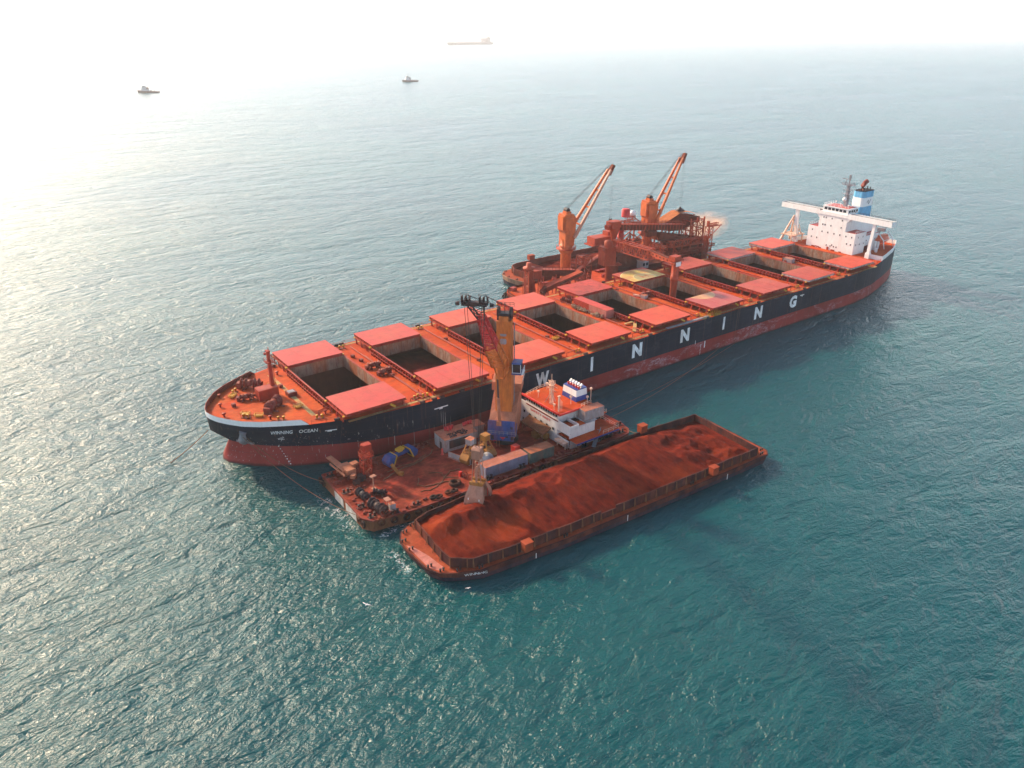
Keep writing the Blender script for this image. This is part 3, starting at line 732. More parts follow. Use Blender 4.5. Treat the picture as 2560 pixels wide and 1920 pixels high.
# bridge wings
m = MB()
m.box((hx-0.3, -22.4, 26.4), (hx+2.7, -3.4, 27.8)); m.box((hx-0.3, 9.2, 26.4), (hx+2.7, 28.1, 27.8)); m.box((hx-0.35, -3.4, 26.6), (hx+6, 9.2, 27.9))
for y0, y1 in ((-22.4, -3.6), (9.4, 28.1)):
    m.box((hx-0.3, y0, 27.8), (hx-0.2, y1, 28.5)); m.box((hx+2.6, y0, 27.8), (hx+2.7, y1, 28.5))
m.box((hx-.3, -22.4, 27.8), (hx+2.7, -22.3, 28.5)); m.box((hx-.3, 28.0, 27.8), (hx+2.7, 28.1, 28.5))
sb(m, 'bridge_wing', M_white)
m = MB(); m.box((hx+0.1, -22.2, 27.81), (hx+2.4, -3.6, 28.05)); m.box((hx+0.1, 9.4, 27.81), (hx+2.4, 27.9, 28.05)); m.rail([(hx+2.6, -22, 28.5), (hx+2.6, -3.6, 28.5)], .7, 1.2, .07); m.rail([(hx+2.6, 9.4, 28.5), (hx+2.6, 27.9, 28.5)], .7, 1.2, .07); sb(m, 'wing_deck', M_dark)
m = MB(); m.box((hx+0.4, -2.9, 27.9), (264.8, 8.5, 30.15)); m.box((hx+0.1, -3.2, 30.0), (265.1, 8.8, 30.12)); wh = sb(m, 'wheelhouse', M_white)
m = MB()
for i in range(6): m.box((hx+0.36, 7.9-i*1.72-1.3, 28.6), (hx+0.41, 7.9-i*1.72, 29.6))
for i in range(4): m.box((hx+1.0+i*1.7, -2.94, 28.6), (hx+2.2+i*1.7, -2.89, 29.5))
m.build('wheelhouse_window', M_glass, wh)
for y, ys in ((-14.3, -15.0), (19.8, 20.7)):
    m = MB(); m.beam((hx+1.0, y, DK), (hx+1.0, ys, 26.4), 1.2, 1.1); m.cbox((hx+1.0, y, DK+1.1), (1.5, 1.8, 2.2)); sb(m, 'wing_pillar', M_white)
# mast
m = MB(); mx, my = 262.1, 1.5
m.beam((mx, my, 30.2), (mx, my, 39.2), 1.5, 1.5, 0, 0.9, 0.9); m.beam((mx, my, 39), (mx, my, 43.0), 0.35)
for z, w in ((33.8, 2.6), (35.2, 3.0), (36.8, 2.6), (38.9, 4.2)):
    m.cbox((mx, my, z), (w*0.7, w, 0.12)); m.beam((mx, my-w*0.7, z), (mx, my+w*0.7, z), 0.12)
    for s in (-1, 1): m.beam((mx-.6, my+s*w*0.65, z), (mx-.6, my+s*w*0.65, z+0.9), 0.12)
m.rail([(mx-1.4, my-2, 39), (mx+1.4, my-2, 39), (mx+1.4, my+2, 39), (mx-1.4, my+2, 39), (mx-1.4, my-2, 39)], .8, 1, .07)
m.beam((mx-1, my-0.8, 41.2), (mx-1, my+2.6, 41.4), 0.25, 0.3); m.beam((mx-1, my+1, 39), (mx-1, my+1, 41.3), .2); m.cbox((mx, my, 42), (0.5, 0.8, 1.6))
for s in (-1, 1): m.beam((mx+2, my+s*2, 30.2), (mx, my, 35), 0.15)
rm = sb(m, 'radar_mast', M_grey)
m = MB(); m.lathe((mx-1.4, my, 33.2), [(0.0, -.85), (.6, -.6), (.85, 0), (.6, .6), (0, .85)], 12); m.build('radome', M_white, rm)
m = MB(); m.rail([(hx+.6, -2.8, 30.2), (hx+.6, 8.4, 30.2), (264.5, 8.4, 30.2)], .9, 1.5, .06)
for x, y in ((258.6, 6), (259.5, 2.2), (263, 6.5), (258.9, -1.6)): m.beam((x, y, 30.2), (x, y, 31.7), 0.12); m.cbox((x, y, 31.4), (.4, .4, .4))
m.build('roof_fitting', M_white, wh)
# funnel, pipes and emblem
m = MB()
def fun(z): 
    f = (z-18)/17.0; a = 1.0-f*0.10
    cx, cy = 275.6, 2.1
    hxw, hyw = 4.3*a, 2.7*a; c = 0.9
    return [(cx-hxw, cy-hyw+c), (cx-hxw+c*.6, cy-hyw), (cx+hxw-c*.6, cy-hyw), (cx+hxw, cy-hyw+c), (cx+hxw, cy+hyw-c), (cx+hxw-c*.6, cy+hyw), (cx-hxw+c*.6, cy+hyw), (cx-hxw, cy+hyw-c)]
for z0, z1, mi in ((18, 28.9, 0), (28.9, 32.6, 1), (32.6, 35.2, 0)):
    A, B = fun(z0), fun(z1); vs = [(*p, z0) for p in A]+[(*p, z1) for p in B]
    m.add(vs, [(i, (i+1) % 8, 8+(i+1) % 8, 8+i) for i in range(8)]+[tuple(range(8)), tuple(range(8, 16))], mi)
fn = sb(m, 'funnel', [M_lblue, M_white])
m = MB(); T_ = fun(35.2); m.prism([(275.6+(x-275.6)*1.04, 2.1+(y-2.1)*1.04) for x, y in T_], 35.2, 35.45); m.path([(274, 2.4, 35.4), (274.2, 2.4, 37), (275.2, 2.2, 38.4), (276.4, 2.1, 38.9)], 0.95, 12, 1)
for x, y in ((273, .8), (272.4, 1.6), (278, 1), (278.6, 2.6), (277, 3.6)): m.tube((x, y, 35.4), (x, y, 36.6), 0.2)
m.build('exhaust_pipe', [paint('funnel_cap', (.02, .02, .025), .7, .05), M_dred], fn)
def vmark(name, parent, mat, P, w, h, lw):      # the V with the curl on its left arm
    m = MB(); pts1 = [(0.02, .30), (0, .55), (.10, .80), (.28, .92), (.42, .78), (.45, .45), (.48, .08), (.60, .05), (.80, .5), (1.0, 1.0)]
    pts = [P(a*w, b*h) for a, b in pts1]
    for a, b in zip(pts, pts[1:]): m.beam(a, b, lw, lw*0.4)
    return m.build(name, mat, parent)
cy_ = 2.1-2.7*0.925
vmark('emblem', fn, M_dark, lambda a, b: (275.0+a, cy_-0.03, 29.7+b), 2.4, 2.0, 0.16)
# pale crane legs, lifeboat, stern gear
def gantry(y0, name, mat):
    m = MB()
    for x in (0, 7):
        m.beam((254+x, y0+4, DK), (257.5, y0+1.0, 23.6), 0.9, 0.9, 0, 0.5, 0.5)
    m.beam((254, y0+4, 15.4), (262, y0+4, 15.4), .4); m.beam((252.5, y0-2, 15.4), (262.5, y0-1, 15.4), .5)
    for x, y in ((253, y0-2), (261, y0-2)): m.beam((x, y, DK), (x, y, 15.4), .4); m.beam((x, y, 15.4), (257.5, y0+1, 20.5), .35)
    for k in range(5): m.beam((254+k*1.6, y0-1.5, 15.5), (255+k*1.2, y0-.5, 19.5), .22)
    m.cbox((257.8, y0, 15.6), (8, 5, .25))
    return sb(m, name, mat)
M_pinkw = paint('dusty_white', (0.72, 0.50, 0.38), 0.6, 0.6, (0.62, 0.2, 0.09), 0.6)
gantry(20.5, 'provision_crane', M_pinkw)
m = MB(); m.lathe((281, -6.8, 15.2), [(0, -4.6), (.9, -4.1), (1.45, -2.5), (1.6, 0), (1.5, 2.4), (1.0, 4.2), (0, 4.8)], 14, 0, 'x'); m.box((278.5, -7.6, 15.8), (284, -6.0, 17.2)); lb = sb(m, 'lifeboat', paint('orange_boat', (0.60, 0.10, 0.03), .45, .35))
m = MB()
for x in (277.3, 284.5): m.path([(x, -10.5, DK), (x, -9.5, 15.8), (x, -7.0, 18.2)], 0.2, 6); m.beam((x, -6, DK), (x, -6.3, 14), .3)
m.beam((277.3, -9.5, 15.6), (284.5, -9.5, 15.6), .15); sb(m, 'lifeboat_davit', M_white)
m = MB(); m.beam((284, -3.2, DK), (284, -3.2, 18.5), .9); m.cbox((284, -4.2, 18.6), (1.6, 3.2, 1.3)); m.rail([(282.5, -6, 19.3), (285.5, -6, 19.3), (285.5, -2.5, 19.3)], .8, 1, .08); sb(m, 'stern_crane', M_grey)
m = MB(); m.box((267, -9.5, DK), (268.4, -8.7, 17.5)); m.box((272, -9, DK), (273.2, -8, 16)); m.tube((276, -8.2, DK), (276, -8.2, 15.2), .5); m.tube((270, -11, DK), (270, -11, 13.9), .6); sb(m, 'deck_ventilator', M_white)
# ---------------------------------------------------------------- crane pontoon moored alongside
from mathutils import noise as mn
M_pdeck = paint('pontoon_deck', (0.25, 0.034, 0.020), 0.8, 0.8, (0.24, 0.055, 0.024), 0.17, vary=0.6)
M_prust = paint('rusty_side', (0.20, 0.09, 0.045), 0.8, 0.8, (0.22, 0.06, 0.03), 0.4, streak=0.5)
M_panel = paint('pale_hull_panel', (0.46, 0.45, 0.42), 0.7, 0.25, (0.3, 0.12, 0.05), 0.3, streak=0.4)

M_bluep = paint('blue_paint', (0.018, 0.06, 0.22), 0.5, 0.45)
M_cont = paint('slate_container', (0.20, 0.22, 0.29), 0.6, 0.35, scale=0.25, up=0.85)
M_green = paint('green_container', (0.09, 0.14, 0.12), 0.6, 0.4, scale=0.3, up=0.85)
M_hgrey = paint('pale_grey_house', (0.32, 0.31, 0.32), 0.6, 0.45, up=0.9)
M_orange = paint('crane_orange', (0.58, 0.165, 0.03), 0.5, 0.6, (0.34, 0.065, 0.02), 0.25, streak=0.3)
M_crred = paint('crane_red', (0.50, 0.03, 0.035), 0.5, 0.2)
M_crpink = paint('crane_house_side', (0.40, 0.15, 0.085), 0.6, 0.4)
M_wire = paint('wire_rope', (0.05, 0.045, 0.045), 0.7, 0.1)
M_gyel = paint('grab_ochre', (0.30, 0.13, 0.025), 0.6, 0.5)
M_gbeige = paint('grab_steel', (0.34, 0.17, 0.12), 0.55, 0.35)
M_wred = paint('red_trim', (0.60, 0.03, 0.02), 0.45, 0.1)
M_hblue = paint('funnel_blue', (0.02, 0.05, 0.24), 0.45, 0.1)
M_hwhite = paint('house_white', (0.62, 0.58, 0.57), 0.5, 0.2, (0.35, 0.14, 0.08), 0.35, streak=0.2, vary=0.1)
PZ = 2.7
pon = thing('crane_pontoon', 'rust red work pontoon with a white deckhouse, between the big ship and loaded barge', 'pontoon', (52, -40, 0))
PX = Vector((-52, 40, 0))
def pb(m, name, mats, parent=None, label=None):
    o = m.build(name, mats, parent or pon, label=label)
    if parent is None: o.location = PX
    return o
pol = [(15.8, -25.8), (15.3, -47.2), (16.8, -49.4), (26.4, -50.9), (39, -51.3), (60, -52.0), (84.5, -53.2), (87.2, -52.9), (88.9, -51.2), (89.6, -48), (89.9, -30), (88.9, -26.6)]
m = MB(); m.prism(pol, -1.5, PZ-0.01, cap=False); pb(m, 'hull', M_prust)
m = MB(); m.add([(x, y, PZ) for x, y in pol], [tuple(range(len(pol)))]); pb(m, 'deck', M_pdeck)
m = MB(); m.box((15.42, -37.6, 0.2), (15.55, -33.2, 2.3)); m.box((15.3, -44.2, 0.2), (15.42, -39.2, 2.3)); m.box((15.35, -47.0, .6), (15.5, -46.2, 2.2)); pb(m, 'hull_panel', M_panel)
m = MB()
for a, b in zip(pol, pol[1:]+pol[:1]): m.beam((a[0], a[1], PZ-0.1), (b[0], b[1], PZ-0.1), 0.35, 0.35)
pb(m, 'rubbing_strake', M_dred)
# tyre fenders, one object each
T0 = None
def tyre(x, y, z, rz, par, off, flat=False):
    global T0
    if T0 is None:
        m = MB(); m.torus((0, 0, 0), 0.62, 0.27, 14, 8, 0, 'y'); T0 = m.build('tyre_fender', M_rubber, par); o = T0
    else:
        o = T0.copy(); COL.objects.link(o); o.parent = par
    o.location = Vector((x, y, z))+off; o.rotation_euler = (0 if not flat else R(80), 0, rz)
for i in range(24):
    x = 18.5+i*2.75; t = next(((a, b) for a, b in zip(pol[2:8], pol[3:9]) if a[0] <= x < b[0]), (pol[6], pol[7]))
    y = t[0][1]+(t[1][1]-t[0][1])*(x-t[0][0])/(t[1][0]-t[0][0]); tyre(x, y-0.28, PZ-0.85-(i % 3)*0.15, random.uniform(-.2, .2), pon, PX)
for y in (-26.6, -28.2, -46.6, -48.3): tyre(15.0, y, 1.9, R(90), pon, PX)
for x, y in ((35.2, -49.7), (36.6, -49.9), (31.4, -49.5), (79.6, -51.0), (80.9, -51.2), (82.3, -51.1), (78.2, -51.4), (32.6, -50.0)): tyre(x, y, PZ+0.35, random.uniform(0, 3), pon, PX, True)
# deck gear at the bow end of the pontoon
def wloc(x, y): return x-52, y+40
def pwinch(x, y, rz, s, nm='mooring_winch'):
    o = winch(nm, x, y, rz, s, pon, -52, PZ, M_dark, M_dred); o.location = (x-52, y+40, PZ); return o
pwinch(19.0, -40.4, 0.1, 0.8); w = pwinch(19.3, -46.9, 0.15, 1.0); pwinch(22.6, -41.2, 0.8, 0.6)
pwinch(80.4, -48.6, 1.2, 0.7); pwinch(84.2, -44.0, 1.5, 0.8); pwinch(85, -34.0, 1.5, 0.8)
m = MB(); m.box((20.4, -48.9, PZ+3.0), (21.6, -47.4, PZ+3.15)); 
for x in (20.5, 21.5):
    for y in (-48.8, -47.5): m.beam((x, y, PZ), (x, y, PZ+3), .1)
pb(m, 'winch_shelter', M_gbeige)
m = MB(); m.cbox((21.9, -48.3, PZ+0.9), (1.3, 1.1, 1.8), -.05); pb(m, 'control_box', M_hgrey)
m = MB(); m.beam((22.4, -38.9, PZ), (22.4, -38.9, PZ+3.6), 0.22); m.cbox((22.4, -38.9, PZ+3.7), (1.3, 1.0, 0.22), .2); m.cbox((22.4, -38.9, PZ+.3), (1, .9, .6)); m.beam((22.4, -38.4, PZ), (22.4, -38.9, PZ+2.2), .1); pb(m, 'light_post', M_gbeige)
m = MB(); m.truss((23.6, -32.6, PZ), (24.0, -32.7, PZ+7.0), 2.0, 2.0, 5, 0.16); m.box((22.6, -33.9, PZ+5.4), (25.4, -31.5, PZ+5.55)); m.rail([(22.6, -33.9, PZ+5.5), (25.4, -33.9, PZ+5.5), (25.4, -31.5, PZ+5.5), (22.6, -31.5, PZ+5.5), (22.6, -33.9, PZ+5.5)], 1.0, 1, .08)
m.cbox((24.1, -32.7, PZ+7.6), (1.9, 1.8, 1.5), .3); m.box((23.2, -33.5, PZ+8.4), (25.2, -31.9, PZ+8.5)); pb(m, 'lattice_tower', M_red)
# long inclined gangway and platforms lying at the corner
m = MB(); m.beam((18.6, -23.8, 5.6), (19.6, -31.0, 5.0), 1.4, 0.25); m.beam((17.9, -26, 5.0), (18.5, -32.5, 4.7), 0.25, 0.4); m.beam((20.2, -28.0, 4.8), (20.4, -32.2, 4.9), 2.2, 1.1); m.beam((20.8, -32.6, 4.4), (19.8, -33.6, 4.4), 1.0, .8)
m.cbox((21.9, -30.4, 5.9), (1.7, 1.4, .35), .1); m.beam((21.9, -30.4, PZ), (21.9, -30.4, 5.8), .5); m.beam((19.8, -29.5, PZ), (19.8, -29.5, 4.8), .9); m.beam((19.0, -27, PZ), (19.2, -27.5, 5.2), .3); pb(m, 'boarding_ramp', M_crpink)
m = MB(); m.cbox((22.2, -33.2, PZ+0.7), (1.6, 1.5, 1.4)); m.cbox((20.4, -34.2, PZ+.5), (1.3, 1, 1)); pb(m, 'hose_reel', M_dark)
# bollards and loose gear welded round the edge
m = MB()
for x, y in [(17, -27.5), (17, -36), (17, -43.5), (17.4, -48), (22, -49.6), (27, -49.6), (46, -50.2), (55, -50.6), (73.5, -51.6), (86, -51.6), (88.3, -48.3), (88.5, -40), (88.6, -32)]:
    for d in (-.5, .5): m.lathe((x+d, y, PZ), [(0.24, 0), (0.24, 0.8), (0.33, 0.82), (0.33, .95), (0, .95)], 10)
    m.cbox((x, y, PZ+.06), (2, .9, .12))
pb(m, 'mooring_bollard', M_dark)
random.seed(5)
m = MB()
for i in range(170):
    x, y = random.choice([(random.uniform(16.4, 20.5), random.uniform(-48.5, -28)), (random.uniform(17, 30), random.uniform(-50, -48.6)), (random.uniform(60, 88), random.uniform(-52.2, -50.6)), (random.uniform(85, 88.6), random.uniform(-52, -30)), (random.uniform(44, 72), random.uniform(-52, -51.2)), (random.uniform(16.4, 27), random.uniform(-38, -27)), (random.uniform(17, 24), random.uniform(-49, -37)), (random.uniform(26, 44), random.uniform(-29, -26.5)), (random.uniform(58, 68), random.uniform(-35, -27))])
    m.cbox((x, y, PZ+0.2), (random.uniform(.3, 1.2), random.uniform(.2, .8), random.uniform(.25, .6)), random.uniform(0, 3))
pb(m, 'deck_clutter', [M_dred]); bpy.data.objects['deck_clutter']['kind'] = 'stuff'

# ---- deckhouse
m = MB()
hx0 = 69.4
m.prism([(69.4, -30.8), (69.4, -45.9), (82.6, -46.4), (82.9, -31.2)], PZ, 5.3)
m.prism([(69.4, -30.8), (69.402, -45.9), (77.9, -49.2), (78.2, -31.0)], 5.3, 8.0)
ph = pb(m, 'deckhouse', M_hwhite)
m = MB()
m.box((69.38, -50.6, 6.4), (69.55, -31.0, 9.05)); m.box((69.55, -50.6, 7.8), (72.4, -45.6, 7.95)); m.box((69.55, -50.6, 6.9), (72.4, -50.45, 8.9)); m.box((72.3, -50.6, 6.9), (72.45, -46, 8.9))
m.box((69.95, -45.6, 8.0), (77.2, -32.6, 10.5))
m.box((75.0, -46.0, 8.0), (79.0, -43, 10.4))
m.build('bridge', M_hwhite, ph)
m = MB(); m.box((69.6, -46.6, 10.5), (80.5, -31.6, 10.6), 0); m.box((69.3, -46.9, 10.35), (69.62, -31.4, 10.85), 1); m.box((69.62, -46.9, 10.35), (76.5, -46.6, 10.85), 1)
m.box((76.3, -48.7, 8.0), (83.4, -31.5, 8.06), 0); m.box((69.6, -53.2, 5.3), (83.6, -46.3, 5.36), 0); m.box((69.6, -50.4, 7.95), (75.2, -46, 8.0), 0)
m.build('roof', [M_deck, M_wred], ph)
m = MB(); m.box((69.7, -53.3, 4.95), (83.6, -53.2, 5.32)); m.build('blue_trim', M_hblue, ph)
m = MB(); m.box((69.7, -50.6, PZ), (78, -50.5, 5.0)); m.box((80.5, -50.6, PZ), (83.5, -50.5, 5.0)); m.box((69.42, -50.3, PZ), (69.6, -46, 4.9)); m.build('lower_house_wall', M_hwhite, ph)
for x in (72, 75, 78, 83): 
    pass
m = MB(); m.box((69.3, -46.2, 8.55), (69.375, -33.4, 8.85)); m.build('sill', M_dred, ph)
m = MB()
for i in range(13): m.box((69.88, -45.2+i*0.98, 9.2), (69.945, -45.2+i*0.98+0.74, 10.15))
m.build('bridge_window', M_glass, ph)
wp = None
def pwin(x, y, z, side=False, s=0.32):
    global wp
    if wp is None:
        m = MB(); m.box((-0.05, -s, -s), (0.02, s, s), 0); m.box((-0.08, -s-.08, -s-.08), (-0.045, s+.08, -s), 1); m.box((-0.08, -s-.08, s), (-0.045, s+.08, s+.08), 1)
        wp = m.build('window', [M_glass, M_grey], ph); o = wp
    else: o = wp.copy(); COL.objects.link(o); o.parent = ph
    o.location = (x, y, z); o.rotation_euler = (0, 0, R(90) if side else 0)
for y in (-32.6, -34.9, -37.2, -39.6, -41.9, -44.4): pwin(69.36, y, 6.0 if y < -33 else 6.2)
for y in (-32.2, -33.6, -37.6, -40.3): pwin(69.36, y, 3.9)
for x in (71.9, 74.2, 76.6): pwin(x, -50.6, 3.9, True)
for x in (71.6, 74.4, 77): pwin(x, -48.9+0*x, 6.8, True)
m = MB(); m.add([(69.7, -50.2, 5.36), (78, -50.2, 5.36), (78, -50.2, 8), (72.5, -50.2, 8), (72.5, -50.2, 7.0), (69.7, -50.2, 6.5)], [(0, 1, 2, 3, 4, 5)]); m.box((72.5, -50.4, 8), (78, -50.1, 8.05))
m.build('side_wall', M_hwhite, ph)
# safety wording under the sill
vs, fs, w_, h_ = text_mesh('SAFETY FIRST', 1.0, bold=0.02)
m = MB(); m.add([(69.33, -35.2-8.2*(u/w_), 7.45+0.62*v/h_) for u, v in vs], fs); m.build('wall_lettering', M_wred, ph)
# funnel with white band
m = MB()
fA = lambda z, k: [(77.4+k*.3, -38.0-k*.3), (77.4+k*.3, -43.5+k*.3), (81.3-k*.3, -43.5+k*.3), (81.3-k*.3, -38.0-k*.3)]
for z0, z1, k0, k1, mi in ((10.6, 11.9, 0, .35, 0), (11.9, 13.6, .35, .8, 1), (13.6, 13.85, .8, .85, 0)):
    A, B = fA(z0, k0), fA(z1, k1); m.add([(*p, z0) for p in A]+[(*p, z1) for p in B], [(i, (i+1) % 4, 4+(i+1) % 4, 4+i) for i in range(4)]+[(0, 1, 2, 3), (4, 5, 6, 7)], mi)
pf = m.build('funnel', [M_hblue, M_white], ph)
m = MB()
for i in range(5): 
    y = -38.8-i*1.0; m.path([(79.4, y, 13.8), (79.4, y, 14.3), (79.9, y-.1, 14.8)], 0.3, 8, 0)
    m.lathe((78.6, y-.3, 13.85), [(0.28, 0), (0.28, .4), (0.4, .5), (0, .75)], 8, 1)
pf_pipes = m.build('exhaust_pipe', [M_white, M_wred], pf); pf_pipes.parent = ph; pf_pipes.name = 'exhaust_stack'
pm = vmark('emblem', ph, M_dark, lambda a, b: (78.6+a, -43.28+b*0.12, 12.1+b), 1.9, 1.25, 0.12)
# masts, aerials, railings on the roof
m = MB(); bx, by = 71.9, -40.4
for dx, dy in ((1.6, 0.3), (-0.8, 1.6), (-0.6, -1.8)): m.beam((bx+dx, by+dy, 10.6), (bx, by, 14), 0.16)
m.truss((bx, by, 10.6), (bx, by, 17.0), 0.7, 0.7, 9, 0.09); m.beam((bx, by, 17), (bx, by, 18.8), .1)
for z, w in ((14.6, 1.6), (15.7, 2.2), (16.6, 1.4)): m.beam((bx, by-w, z), (bx, by+w, z), .12); m.beam((bx-w*.5, by, z), (bx+w*.5, by, z), .1)
m.cbox((bx, by, 15.8), (1.2, 1.2, .1)); m.beam((bx-.4, by-1.2, 16.1), (bx+.2, by+1.3, 16.1), .2, .25)
m.build('signal_mast', M_pinkw, ph)
m = MB()
m.beam((70.5, -45.0, 10.6), (70.5, -45.0, 14.8), .3); m.cbox((70.5, -45, 14.8), (.7, .5, .2))
for i in range(3): m.beam((70.8+i*.3, -45.2, 10.6), (70.8+i*.3, -45.2, 14-i*.4), .06)
for x, y, h in ((71.5, -35.6, 1.6), (75.7, -43.5, 2.0), (70.2, -43.6, 1.4), (79.7, -45.2, 1.5), (81.5, -44.5, 3.0), (76.4, -33, 1.6), (78.3, -33.2, 1.6)):
    m.beam((x, y, 10.6), (x, y, 10.6+h), .12); m.cbox((x, y, 10.7+h), (.5, .5, .4))
m.lathe((75.7, -43.5, 12.8), [(0, -.35), (.35, 0), (0, .35)], 10)
m.rail([(69.8, -33, 10.6), (75, -31.8, 10.6), (80.3, -31.8, 10.6)], 1.0, 1.3, .07); m.rail([(76.5, -46.5, 10.6), (80, -46.3, 10.6)], 1.0, 1.0, .07)
m.rail([(76.4, -48.6, 8.05), (83.3, -48.6, 8.05)], 1, 1.2, .06) ; m.rail([(78.3, -53.1, 5.36), (83.5, -53.1, 5.36), (83.5, -46.5, 5.36)], 1.0, 1.4, .06)
m.build('aerial', M_pinkw, ph)
m = MB(); m.beam((75.2, -53.1, PZ), (79.0, -50.9, 5.4), 1.0, .15); m.rail([(75.2, -53.6, PZ), (79.0, -51.4, 5.4)], 1, 1, .08); m.build('stairway', M_grey, ph)

# awning shed in front of the house
sh = MB(); sh.add([(66.2, -35.3, 5.3), (68.9, -35.3, 6.3), (68.9, -44.2, 6.3), (66.2, -44.2, 5.3)], [(0, 1, 2, 3)]); sh.add([(66.2, -35.3, 5.2), (68.9, -35.3, 6.2), (68.9, -44.2, 6.2), (66.2, -44.2, 5.2)], [(3, 2, 1, 0)])
sh.box((66.15, -44.25, 4.9), (66.25, -35.3, 5.32)); sh.beam((66.2, -44.2, 5.1), (68.9, -44.2, 6.1), .1, .4)
for y in (-35.6, -40, -44): sh.beam((66.4, y, PZ), (66.4, y, 5.2), .14)
o = sh.build('awning', [M_prust], pon); o.location = PX
m = MB(); m.tube((67.8, -41.8, PZ+1.3), (67.8, -43.9, PZ+1.3), 0.9, n=14); m.cbox((66.8, -40.6, PZ+.7), (1.3, 2, 1.4)); pb(m, 'storage_tank', M_gyel)
m = MB(); m.rail([(69.3, -46.6, PZ), (69.1, -50.5, PZ), (71, -51, PZ)], 1.1, .8, .1); m.cbox((68.7, -48.4, PZ+1.6), (1.4, 3.6, .5)); m.beam((68.7, -50, PZ), (68.7, -50, PZ+1.5), .2); m.beam((68.7, -47, PZ), (68.7, -47, PZ+1.5), .2); pb(m, 'boat_cradle', M_pinkw)

# ---------------------------------------------------------------- cargo on the pontoon deck (things of their own)
def rot(o, x, y, z, rz): o.location = (x, y, z); o.rotation_euler = (0, 0, rz); return o
AX = R(-2.6)
t = thing('storage_cabin', 'low pale grey cabin with drums and scrap on its flat roof, beside the crane', 'cabin', (50.5, -31.6, PZ), AX)
m = MB(); m.prism([(-6.2, 2.6), (-6.2, -2.6), (2.6, -2.8), (3.0, -0.4), (6.2, -0.5), (6.2, 2.6)], 0, 3.4); cb = m.build('wall', M_hgrey, t)
m = MB(); m.prism([(-6.35, 2.75), (-6.35, -2.8), (2.75, -2.95), (3.1, -0.55), (6.35, -0.65), (6.35, 2.75)], 3.4, 3.5); m.build('roof', paint('dusty_roof', (0.40, 0.15, 0.09), .8, .4), t)
m = MB(); m.box((-6.25, -1.0, 0), (-6.19, -0.1, 2.1)); m.box((-5, -2.76, .8), (2.0, -2.60, 2.9)); m.build('door', M_dark, t)
d0 = None
for i, (x, y, c) in enumerate([(-3.6+.0, 1.9, 0), (-2.9, 1.9, 0), (-2.2, 1.9, 0), (-1.5, 2.0, 0), (-3.2, 1.2, 0), (-2.4, 1.2, 0), (2.1, 1.5, 0), (2.9, 1.6, 0), (3.6, 1.6, 0), (1.4, 1.4, 0)]):
    if d0 is None:
        m = MB(); m.lathe((0, 0, 0), [(0, 0), (0.3, 0), (0.3, .3), (.33, .32), (.3, .35), (.3, .85), (0, .85)], 12); d0 = m.build('oil_drum', M_crred); d = d0
    else: d = d0.copy(); COL.objects.link(d)
    cs, sn = math.cos(AX), math.sin(AX)
    d.location = (50.5+x*cs-y*sn, -31.6+x*sn+y*cs, PZ+3.5); tag(d, 'red drum standing on the roof of the low grey cabin', 'drum', 'drums on the cabin roof')
m = MB(); random.seed(3)
for i in range(60):
    x, y = random.uniform(-4.5, .8), random.uniform(-2.4, -.2)
    m.cbox((x, y, 0.12), (random.uniform(.15, .5), random.uniform(.1, .3), random.uniform(.1, .3)), random.uniform(0, 3))
o = m.build('scrap_metal', M_dark, None, (50.5, -31.6, PZ+3.5), AX); tag(o, 'scatter of small scrap lying on the cabin roof', 'scrap', kind='stuff')

def container(name, mat, x, y, z, rz, L, W, H, label, cat='container', ribs=True, doors=True):
    t = thing(name, label, cat, (x, y, z), rz)
    m = MB(); m.box((-L/2, -W/2, 0.12), (L/2, W/2, H))
    if ribs:
        n = int(L/0.35)
        for i in range(n):
            u = -L/2+0.2+i*(L-0.4)/n; m.box((u, -W/2-0.04, 0.2), (u+0.16, -W/2-0.003, H-0.15)); m.box((u, W/2+0.003, 0.2), (u+0.16, W/2+0.04, H-0.15))
    m.build('shell', mat, t)
    m = MB()
    for a in (-1, 1):
        for b in (-1, 1): m.box((a*L/2-.09, b*W/2-.09, 0), (a*L/2+.09, b*W/2+.09, H+.03))
    for b in (-1, 1): m.box((-L/2+.09, b*W/2-.07, H-.1), (L/2-.09, b*W/2+.07, H+.02)); m.box((-L/2+.09, b*W/2-.07, 0.0), (L/2-.09, b*W/2+.07, 0.15))
    for a in (-1, 1): m.box((a*L/2-.07, -W/2+.09, H-.1), (a*L/2+.07, W/2-.09, H+.02)); m.box((a*L/2-.07, -W/2+.09, 0), (a*L/2+.07, W/2-.09, .15))
    m.build('frame', mat, t)
    if doors:
        m = MB()
        for y_ in (-.8, -.3, .3, .8): m.beam((-L/2-.12, y_*W/2.4, .2), (-L/2-.12, y_*W/2.4, H-.15), .05)
        m.build('locking_bar', M_grey, t)
    return t
container('cargo_container', M_cont, 51.2, -48.4, PZ, AX, 11.6, 2.9, 2.8, 'long slate blue container with ore dust on its roof, under the hanging grab')
container('cargo_container', M_green, 61.2, -49.0, PZ, AX, 6.8, 3.0, 2.7, 'dark green container with dusty roof, next to the long slate blue one')
container('cargo_container', M_hgrey, 78.6, -48.0, 8.06, AX, 6.0, 2.5, 2.7, 'grey container perched on the upper deck at the side of the white deckhouse')
t = thing('equipment_box', 'bright red box standing on end near the slate blue container', 'box', (57.3, -44.9, PZ+0.4), 0.1)
m = MB(); m.box((-0.8, -0.8, 0), (0.8, 0.8, 2.2)); m.build('body', M_wred, t); m = MB(); m.box((-.85, -.85, 2.2), (.85, .85, 2.28)); m.build('lid', M_cover, t); m = MB(); m.cbox((0, 0, -.2), (1.8, 1.8, .39)); m.build('pallet', M_rope, t)
m = MB(); random.seed(11)
